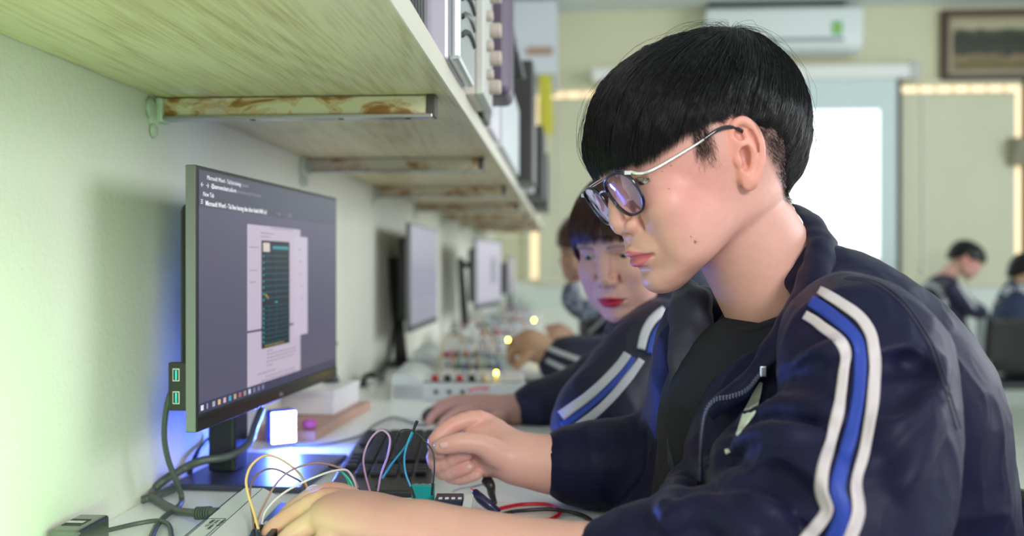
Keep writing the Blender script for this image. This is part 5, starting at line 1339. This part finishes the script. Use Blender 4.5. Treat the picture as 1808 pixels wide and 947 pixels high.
KM = LM(-.313, .80)
kt, kh = kit(KM, .27, .25, 'white electronics training kit under the hand of the young man in front', hump=.05)
lb = MB()
for x in (.0015, .0250): lb.box(x, x+.0007, .0, .249, .0496, .0503, xf=KM)
lb.build('printed_line', inkm, kh)
# boxed label on the raised strip
def kbox(mb, x0, x1, y0, y1, z0, z1, bev=0): return mb.box(x0, x1, y0, y1, z0, z1, bev=bev, xf=KM)
fb = MB()
for a in ((.004, .0225, .055, .0556), (.004, .0225, .123, .1236), (.004, .0046, .055, .1236), (.0219, .0225, .055, .1236)): kbox(fb, a[0], a[1], a[2], a[3], .0499, .0504)
lbl = fb.build('label_border', inkm, kh)
kr = KM.to_3x3()
for s, x, sz in (('THIET BI', .0205, .0052), ('THUC HANH', .0150, .0050), ('DIEN TU', .0098, .0055)):
    text(s, sz, kh, inkm, KM @ Vector((x, .120, .0502)), kr @ Vector((0, -1, 0)), kr @ Vector((1, 0, 0)), .00012, 'label_text', sx=1.15)
# blue board, breadboard, connectors
pcb = kbox(MB(), .052, .082, .02, .225, .034, .040, .001).build('blue_circuit_board', mat('pcb_blue', (.02, .09, .30), .35), kt)
text('KDSI 980', .009, pcb, mat('silk_white', (.75, .78, .8), .5), KM @ Vector((.062, .115, .0403)), kr @ Vector((0, 1, 0)), kr @ Vector((-1, 0, 0)), .0001, 'board_text', bold=.0002)
text('MICROPROCESSOR', .005, pcb, MATS['silk_white'], KM @ Vector((.070, .115, .0403)), kr @ Vector((0, 1, 0)), kr @ Vector((-1, 0, 0)), .0001, 'board_text')
bbm = kbox(MB(), .083, .145, .03, .222, .034, .043, .0012).build('breadboard', mat('breadboard_white', (.74, .72, .74), .5), kt)
hm = MB()
for i in range(30):
    for j in range(10):
        hm.box(-.0006, .0006, -.0006, .0006, 0, .0002, xf=KM @ Matrix.Translation((.091+.005*j+(.003 if j > 4 else 0), .038+.0061*i, .0430)))
hm = hm.build('tie_point_grid', dkm, bbm)
kbox(MB(), .05, .056, .04, .10, .034, .037).build('paper_sticker', mat('pale_sticker', (.62, .66, .60), .6), kt)
for y in (.03, .07): kbox(MB(), .075, .081, y, y+.03, .040, .047, .001).build('pin_header', blk, pcb)
bb2 = kbox(MB(), .15, .20, .03, .235, .034, .043, .0012).build('breadboard', MATS['breadboard_white'], kt)
blc = D(548, 868, .05)
# dark block behind the hand and the teal terminal, small controller board
kbox(MB(), .100, .112, .228, .240, .034, .052, .001).build('black_socket', blk, kt)
tm_ = mat('teal_plastic', (.0, .28, .28), .3)
a = C(748, 872, .985)
XT = LM(-.114, 1.030, 0, DZ+.0342)
tl = MB().box(0, .026, 0, .010, 0, .0235, bev=.001, xf=XT).build('teal_terminal_block', tm_, kt)
for i in range(3): MB().lathe([(.0022, 0), (.0022, .0008)], XT @ Vector((.005+.008*i, .005, .0235)), n=10).build('screw_head', silver, tl)
XB = LM(-.084, .985, 0, DZ+.0345)
cb_ = MB().box(0, .030, 0, .030, 0, .0185, bev=.0008, xf=XB).build('controller_board', mat('pcb_navy', (.012, .02, .055), .35), kt)
for i in range(4): MB().box(.004+.007*i, .008+.007*i, .004, .010, .0185, .0192, xf=XB).build('chip_mark', mat('silk_white', (.75, .78, .8), .5), cb_)
XW_ = LM(-.053, .955, 0, DZ+.0); MB().box(0, .010, 0, .06, 0, .052, bev=.001, xf=XW_).build('end_wall', kitw, kt)
# jumper wires
def wire(label, pts, d0, d1, col, r=.0011, nm='jumper_wire', bow=0.0):
    n = len(pts); P = [C(p[0], p[1], d0+(d1-d0)*i/(n-1)+bow*math.sin(math.pi*i/(n-1))) for i, p in enumerate(pts)]
    m = mat('wire_%s' % col[0], col[1], .38)
    root = MB().tube(P, r, n=8).build(nm, m, smooth=True); tag(root, label, 'wire')
    for a, b in ((0, 1), (-1, -2)):
        v = P[a]-P[b]; v = v/np.linalg.norm(v); MB().tube([P[a]-v*.004, P[a]+v*.009], .0016, n=6, sub=False).build('pin_sleeve', blk, root)
    return root
wire('yellow orange jumper wire making the tallest arch left of the hand', [(458, 942), (448, 905), (438, 872), (435, 846), (445, 821), (468, 805), (493, 810), (521, 829), (535, 846), (547, 874)], .90, 1.03, ('amber', (.80, .52, .22)), .0014)
wire('thin brown jumper wire arching just inside the yellow one', [(448, 942), (446, 911), (441, 877), (446, 849), (465, 831), (487, 829), (513, 841), (532, 852), (541, 866)], .90, 1.03, ('brown', (.24, .13, .11)), .0011)
wire('long mauve brown wire arching from the kit to behind the hand', [(451, 928), (465, 894), (490, 852), (518, 829), (558, 818), (592, 824), (620, 838), (634, 866)], .91, 1.02, ('mauve', (.36, .20, .18)), .0011)
wire('white jumper wire sweeping from the blue board to behind the knuckles', [(461, 934), (468, 905), (493, 877), (527, 856), (569, 838), (595, 831), (614, 832), (626, 852), (630, 872)], .91, 1.02, ('white', (.74, .68, .70)), .0012)
wire('short white wire loop beside the black socket', [(535, 880), (540, 866), (552, 858), (570, 859)], .98, 1.0, ('white', (.74, .68, .70)), .001)
wire('green jumper wire standing behind the knuckles', [(628, 872), (618, 850), (606, 836), (595, 827)], 1.0, 1.0, ('green', (.02, .50, .28)), .0012)
wire('second green jumper wire twisted beside the first', [(620, 870), (614, 848), (604, 834), (593, 829)], 1.005, .995, ('jade', (.05, .55, .36)), .0012)
wire('lilac jumper wire in a tall narrow loop over the keyboard', [(655, 874), (645, 838), (642, 807), (654, 776), (673, 760), (688, 773), (685, 804), (673, 838), (666, 874)], 1.0, .98, ('lilac', (.44, .24, .46)), .0012)
wire('bright blue jumper wire crossed into a tall peak', [(672, 850), (693, 818), (713, 793), (724, 776), (731, 757)], 1.0, .985, ('azure', (.02, .28, .55)), .0012)
wire('bright blue jumper wire hanging down to the teal terminal block', [(731, 757), (721, 779), (714, 807), (716, 835), (723, 855), (727, 866)], .985, .975, ('azure', (.02, .28, .55)), .0012)
wire('thin black jumper wire arching over to the teal terminal block', [(718, 840), (702, 810), (697, 787), (703, 765), (716, 759), (735, 764), (750, 779), (764, 798), (767, 826), (764, 860)], 1.0, .975, ('black', (.015, .02, .02)), .0009)
# left-hand cables
dkc = mat('dark_cable', (.075, .09, .085), .40)
def zc(pts): return [D(a, b, c) if len(q) == 3 else C(a, b, q[3]) for q in pts for a, b, c in (q[:3],)]
usb = [C(331, 648, 1.13), C(308, 679, 1.13), C(294, 721, 1.13), C(290, 770, 1.14), C(297, 812, 1.15), C(310, 847, 1.16), D(321, 880, .008), D(314, 896, .006), D(292, 912, .005), D(275, 932, .005), D(262, 965, .005)]
cable('monitor_cable', usb, .0036, dkc, 'thin dark cable drooping in a curve from the near monitor to the desk edge')
cable('power_cable', [C(462, 722, 1.40), C(450, 752, 1.38), C(438, 785, 1.33), C(405, 806, 1.27), C(357, 814, 1.25), C(324, 828, 1.245), D(292, 847, .02), D(272, 866, .008), D(274, 876, .008), D(308, 862, .006)], .0058, dkc, 'thick dark cable looping across the front of the monitor stand')
cable('signal_cable', [C(384, 768, 1.40), C(365, 780, 1.38), C(350, 799, 1.34), C(340, 820, 1.32), D(334, 838, .006)], .0036, blk, 'short black cable behind the monitor stand, ending on the desk')
ad_ = [D(250, 884, .006), D(269, 880, .008), D(292, 893, .006), D(314, 903, .007), D(347, 907, .014)]
pc = cable('adapter_cable', ad_, .0052, dkc, 'dark cable with a ribbed strain relief plugged into the training kit')
v = ad_[-1]; u_ = (D(370, 906, .016)-v); L_ = np.linalg.norm(u_); u_ /= L_
for i in range(6): MB().lathe([(.006, 0), (.0078, .0004), (.0078, .0018), (.006, .0022)], v+u_*(i*.0034), tuple(u_), n=16).build('strain_ring', dkc, pc)
MB().tube([v, v+u_*.03], .0058, n=10, sub=False).build('plug', dkc, pc)
cable('thin_cable', [D(146, 946, .004), D(194, 936, .004), D(243, 925, .005), D(279, 920, .007), D(298, 928, .006), D(303, 947, .004), D(305, 960, .004)], .0028, dkc, 'thin dark cable lying across the desk corner nearest the camera')
# usb hub in the corner
UM = LM(-.4880, .95, -PSI)
hb = empty('usb_adapter', UM @ Vector((.02, .035, 0)), 'small dark metal USB adapter with a slot, at the lower left corner', 'adapter')
MB().box(.0015, .036, 0, .066, 0.0005, .030, bev=.004, xf=UM).build('case', mat('dark_chrome', (.22, .24, .22), .25, metal=.85), hb)
MB().box(.006, .027, .020, .044, .0293, .0305, bev=.0004, xf=UM).build('slot', dkm, hb)
MB().box(.007, .026, .027, .035, .0300, .0310, xf=UM).build('slot_tongue', silver, hb)
# black clip, probe, test leads right of the kit
cable('red_test_lead', [D(872, 902, .006), D(894, 896, .006), D(924, 891, .005), D(964, 891, .005), D(985, 899, .005), D(988, 908, .005), D(973, 917, .005), D(948, 922, .005), D(900, 925, .005)], .0024, mat('red_lead', (.55, .01, .03), .35), 'red test lead curled on the desk beside the forearm')
cable('black_test_lead', [D(876, 912, .005), D(900, 905, .004), D(924, 902, .010), D(973, 900, .010), D(1018, 907, .004), D(1042, 918, .004), D(1048, 930, .004), D(1030, 940, .004)], .0024, blk, 'black test lead looping to the desk edge beside the red one')
dblue = mat('black_blue_plastic', (.015, .015, .06), .25)
pr = cable('test_probe', [D(838, 868, .030), D(848, 880, .024), D(864, 893, .016), D(882, 905, .008)], [.0040, .0062, .0060, .0032], dblue, 'dark blue test probe leaning against the end of the kit', 'probe')
MB().tube([D(838, 868, .030), D(831, 862, .034)], .0012, n=6, sub=False).build('probe_tip', mat('red_tip', (.6, .05, .05), .4), pr)
cable('probe_clip', [D(860, 850, .030), D(866, 858, .028), D(868, 872, .016), D(874, 890, .006)], [.0075, .0065, .0050, .0030], blk, 'black clip standing beside the dark blue test probe', 'clip')
cable('grey_wire', [D(800, 868, .014), D(815, 863, .012), D(835, 860, .010), D(852, 856, .012)], .0012, mat('wire_grey', (.30, .32, .34), .5), 'thin grey wire ending near the black clip', 'wire')
# ------------------------------------------------------------------ keyboard
c00, c10, c01, c11 = [D(*q, .010)[:2] for q in ((592, 868), (742, 880), (660, 767), (757, 772))]
ax_v = (c01+c11-c00-c10)/2; ax_v /= np.linalg.norm(ax_v); ax_u = np.array([ax_v[1], -ax_v[0]]); org = c00*.5+(c10-ax_u*.135)*.5
KB = Matrix(((ax_u[0], ax_v[0], 0, org[0]), (ax_u[1], ax_v[1], 0, org[1]), (0, 0, 1, DZ+.0008), (0, 0, 0, 1)))
kb = empty('keyboard', KB @ Vector((.067, .2, 0)), 'black keyboard lying on the desk behind the jumper wires', 'keyboard')
MB().box(0, .135, 0, .43, 0, .014, bev=.003, xf=KB).build('base', blk, kb)
ks = bpy.data.meshes.new('key')
km = MB(); km.box(-.0078, .0078, -.0078, .0078, 0, .006, bev=.0016)
key0 = km.build('key', mat('key_black', (.006, .007, .011), .5), kb)
first = True
for i in range(6):
    for j in range(17 if i < 5 else 9):
        if j in (13,) or (i == 5 and 0): continue
        k = key0 if first else key0.copy()
        if not first: COL.objects.link(k)
        first = False; k.parent = kb; k.matrix_parent_inverse = pinv(kb)
        yy = .018+j*.0192+(.006 if j > 12 else 0) if i < 5 else (.018+j*.026 + (.06 if j > 4 else 0))
        k.matrix_basis = KB @ Matrix.Translation((.119-i*.0205 if i < 5 else .119-.1025, .43-yy-.008, .0135)) @ Matrix.Scale(1.0, 4)
# mouse
mp_ = D(795, 748, .0); MMt = Matrix.Translation(Vector((mp_[0], mp_[1]+.03, DZ+.001)))
vm = Vox((-.07, -.05, -.01), (.07, .05, .05), .002).ell((0, 0, .008), (.058, .032, .026), 0).ell((0, 0, -.030), (.09, .09, .031), .0, 's')
a, b = vm.mesh(2); a = a+np.array([mp_[0]-.004, mp_[1]+.035, DZ])
ms = empty('computer_mouse', (mp_[0], mp_[1]+.035, DZ), 'black computer mouse under the hand of the girl', 'mouse')
npmesh('shell', a, b, blk, ms)
MB().lathe([(.006, -.003), (.006, .003)], (mp_[0]-.034, mp_[1]+.035, DZ+.028), (0, 1, 0), n=14).build('scroll_wheel', mat('key_black', (0, 0, 0)), ms)
cable('mouse_cable', [D(756, 750, .006), D(738, 750, .004), D(712, 741, .004), D(690, 738, .004), D(660, 752, .004), D(640, 768, .004), D(600, 780, .004), D(560, 786, .004), D(515, 786, .004)], .0022, mat('grey_cable', (.16, .18, .20), .5), 'grey mouse cable curving over the desk behind the keyboard')
# ------------------------------------------------------------------ board, white box and antenna behind the light
b0 = D(556, 768, .012); b1 = D(655, 712, .012); bu = (b1-b0)[:2]; bl_ = np.linalg.norm(bu); bu /= bl_; bw = np.array([-bu[1], bu[0]])
BM = Matrix(((bw[0], bu[0], 0, b0[0]), (bw[1], bu[1], 0, b0[1]), (0, 0, 1, DZ+.0008), (0, 0, 0, 1)))
bo = tag(MB().box(0, .17, 0, bl_, 0, .016, bev=.001, xf=BM).build('wooden_board', mat('pinkish_wood', (.50, .30, .24), .5, vary=.08)), 'flat tan wooden board on the desk beside the blue-white light', 'board')
wb = empty('white_box', BM @ Vector((.08, bl_-.09, .017)), 'small white box standing on the tan wooden board', 'box')
MB().box(.018, .135, bl_-.20, bl_-.03, .017, .062, bev=.003, xf=BM).build('box_body', mat('white_card', (.72, .70, .74), .5), wb)
MB().box(.016, .137, bl_-.202, bl_-.028, .052, .064, bev=.002, xf=BM).build('lid', mat('white_card', (0, 0, 0)), wb)
av = BM @ Vector((.065, bl_-.075, .066))
an = empty('antenna', av, 'black cone shaped antenna standing on the small white box', 'antenna')
MB().lathe([(.018, 0), (.017, .006), (.009, .022), (.005, .045), (.003, .060)], tuple(av), n=18).build('base', blk, an, smooth=True)
MB().tube([av+Vector((0, 0, .055)), av+Vector((.004, 0, .07)), av+Vector((.014, 0, .080))], .0025, n=8).build('whip', blk, an)
MB().tube([av+Vector((0, 0, .066)), av+Vector((-.02, 0, .066))], .0015, n=6, sub=False).build('crosspiece', blk, an)
pg = BM @ Vector((.145, .03, .018))
tag(MB().lathe([(.010, 0), (.013, .004), (.013, .012), (.008, .016)], tuple(BM @ Vector((.02, .03, .0175))), n=16).build('pink_cap', mat('pink_plastic', (.55, .12, .35), .4)), 'small pink plastic cap on the near corner of the tan board', 'cap')
tag(MB().box(.12, .15, .10, .13, .0175, .030, bev=.003, xf=BM).build('orange_plug', mat('orange_plastic', (.6, .18, .05), .4)), 'small orange plug on the tan board beside the white box', 'plug')
# ------------------------------------------------------------------ monitors further along, on leaning posts
def far_monitor(q, d0, d1, h, label, docs, pole, pd):
    a = C(q[0], 500, d0); b = C(q[1], 500, d1); a[2] = b[2] = 0
    z1 = C(q[0], q[2], d0)[2]; z0 = C(q[0], q[3], d0)[2]
    r, M, w_, h_ = monitor('monitor', a, b, z0, z1, label, 'monitors further along the desk')
    dsp = MB().box(.012*w_, .988*w_, .0002, .0008, .06*h_, .985*h_, xf=M).build('display', mat('far_display', (.05, .05, .06), .3, emit=(.21, .20, .27), es=1.0), r)
    for (u0, u1, v0, v1, col) in docs:
        MB().box(u0*w_, u1*w_, .0008, .0012, v0*h_, v1*h_, xf=M).build('window_pane', mat('fd%.2f' % col[0], (.05, .05, .05), .4, emit=col, es=1.0), dsp)
    t = C(pole[0], pole[1], pd); bt = C(pole[2], pole[3], pd); bt[2] = DZ+.004
    pl = MB().tube([bt, t], [.020, .015], n=8, sub=False).build('post', blk, r)
    MB().box(bt[0]-.06, bt[0]+.05, bt[1]-.07, bt[1]+.07, DZ+.0005, DZ+.010, bev=.003).build('foot', blk, r)
    hbz = (z0+z1)/2+.04; tt = (hbz-bt[2])/(t[2]-bt[2]); pp = bt+(t-bt)*min(tt, .95); mm_ = M @ Vector((w_*.35, -.045, hbz-z0))
    MB().tube([pp, np.array(mm_)], .014, n=10, sub=False).build('arm', blk, r)
    return r
far_monitor((724, 772, 393, 588), 2.62, 3.14, .315, 'grey screened monitor on a leaning black post, second from the camera', [(.0, .98, .30, .60, (.22, .21, .30))], (693, 455, 709, 632), 2.80)
far_monitor((840, 885, 421, 548), 3.95, 4.50, .315, 'monitor with a pale document on screen, third from the camera', [(.05, .95, .1, .95, (.42, .40, .48)), (.55, .75, .35, .75, (.14, .16, .18))], (813, 456, 822, 592), 4.0)
far_monitor((897, 909, 452, 530), 5.4, 5.93, .315, 'smallest and farthest monitor at the end of the desk', [(.1, .9, .1, .9, (.35, .34, .38))], (898, 470, 901, 545), 5.6)
cable('looped_cable', [C(700, 470, 2.86), C(682, 495, 2.9), C(676, 530, 2.9), C(684, 565, 2.9), C(690, 600, 2.85), D(682, 640, .01), D(668, 664, .01)], .010, blk, 'black cable hanging in a loop behind the second monitor')
cable('looped_cable', [D(676, 668, .008), D(655, 662, .03), D(643, 668, .008), D(640, 680, .006)], .008, blk, 'short black cable curl on the desk below the second monitor')
# ------------------------------------------------------------------ more kits along the desk
redk = mat('red_cap', (.55, .02, .04), .35); ledm = mat('yellow_led', (.5, .4, .02), .4, emit=(1.0, .78, .05), es=40)
def far_kit(cx, cd, w, label, n_led, seed, rot=0.0, hh=.06):
    M = LM(cx, cd, rot); r, h = kit(M, w, .26, label, hump=.07, hh=hh, ph=.040)
    rn = random.Random(seed)
    MB().box(.07, w-.003, .01, .014, .040, .0425, xf=M).build('dark_trim', dkm, r)
    for i in range(6):
        x = .095+i*(w-.13)/6
        mm_ = [redk, blk, redk, blk, MATS['taupe_knob'], MATS['taupe_knob']][i]
        MB().lathe([(.0075, 0), (.0085, .003), (.0080, .012), (.006, .014)], M @ Vector((x, .035, .040)), n=14).build('control_knob', mm_, r, smooth=True)
    for i in range(3): MB().lathe([(.005, 0), (.005, .002)], M @ Vector((.10+.03*i, .0, .020)), tuple(M.to_3x3() @ Vector((0, -1, 0))), n=12).build('jack_socket', dkm, r)
    for i in range(3):
        x = .10+i*.07; MB().box(x, x+.055, .09, .20, .040, .049, bev=.002, xf=M).build('breadboard', MATS['breadboard_white'], r)
    if n_led is not None:
        p = n_led; MB().lathe([(.0032, -.003), (.0032, .003), (.001, .005)], tuple(p), n=12).build('led', ledm, r)
    cols = [('amber2', (.65, .45, .12)), ('red2', (.5, .03, .04)), ('green2', (.05, .3, .15)), ('black2', (.02, .02, .02)), ('white2', (.7, .7, .7)), ('blue2', (.04, .12, .4)), ('orange2', (.6, .22, .05))]
    for i in range(9):
        x0, x1 = rn.uniform(.08, w-.02), rn.uniform(.08, w-.02); y0, y1 = rn.uniform(.07, .22), rn.uniform(.07, .22); z = rn.uniform(.03, .085)
        c = cols[rn.randrange(7)]; P = [M @ Vector((x0, y0, .048)), M @ Vector((x0*.8+x1*.2, y0, .048+z)), M @ Vector((x0*.3+x1*.7, y1, .048+z)), M @ Vector((x1, y1, .048))]
        tag(MB().tube(P, .0013, n=5).build('jumper_wire', mat('wire_'+c[0], c[1], .4), smooth=True), 'blurred jumper wire arching over the white kits along the desk', 'wire', 'jumper wires on the kits along the desk')
    return r
far_kit(-.272, 2.06, .30, 'white training kit with red and black knobs beyond the mouse', C(876, 659, 2.08), 5)
far_kit(-.285, 2.62, .30, 'white training kit crowded with wires, second from the mouse', C(897, 601, 2.9), 6)
far_kit(-.20, 3.45, .30, 'white training kit third from the mouse, beside the leaning post', C(943, 566, 3.5), 7)
far_kit(-.18, 4.3, .30, 'small blurred white training kit under the third monitor', None, 8)
far_kit(-.14, 5.1, .30, 'farthest white training kit at the end of the desk', None, 9)
LMk = LM(-.16, 2.40); tag(MB().box(0, .13, 0, .10, 0, .035, bev=.004, xf=LMk).build('dark_module', mat('slate_blue', (.03, .05, .12), .4)), 'dark blue module box between two white kits beside the sheet of paper', 'module')
pa = D(862, 668, 0); PP = LM(-.03, 2.38, .15); rn = random.Random(2); V = [];
for i in range(9):
    for j in range(7): V.append(PP @ Vector((.025*i-.02, .026*j, .004+.010*abs(math.sin(i*.7+j*.4)))))
pap = MB().add(V, [(i*7+j, (i+1)*7+j, (i+1)*7+j+1, i*7+j+1) for i in range(8) for j in range(6)]).build('paper_sheet', mat('white_paper', (.80, .80, .86), .7), smooth=True)
pap.modifiers.new('t', 'SOLIDIFY').thickness = .0006; tag(pap, 'rumpled white sheet of paper under the tan hand in the striped cuff', 'paper')
cable('red_lead', [D(828, 690, .03), D(850, 686, .03), D(885, 690, .02), D(915, 700, .006), D(930, 705, .006)], .0028, MATS['red_lead'], 'blurred red lead in front of the first kit beyond the mouse')
MB().box(0, .001, 0, .001, 0, .001)
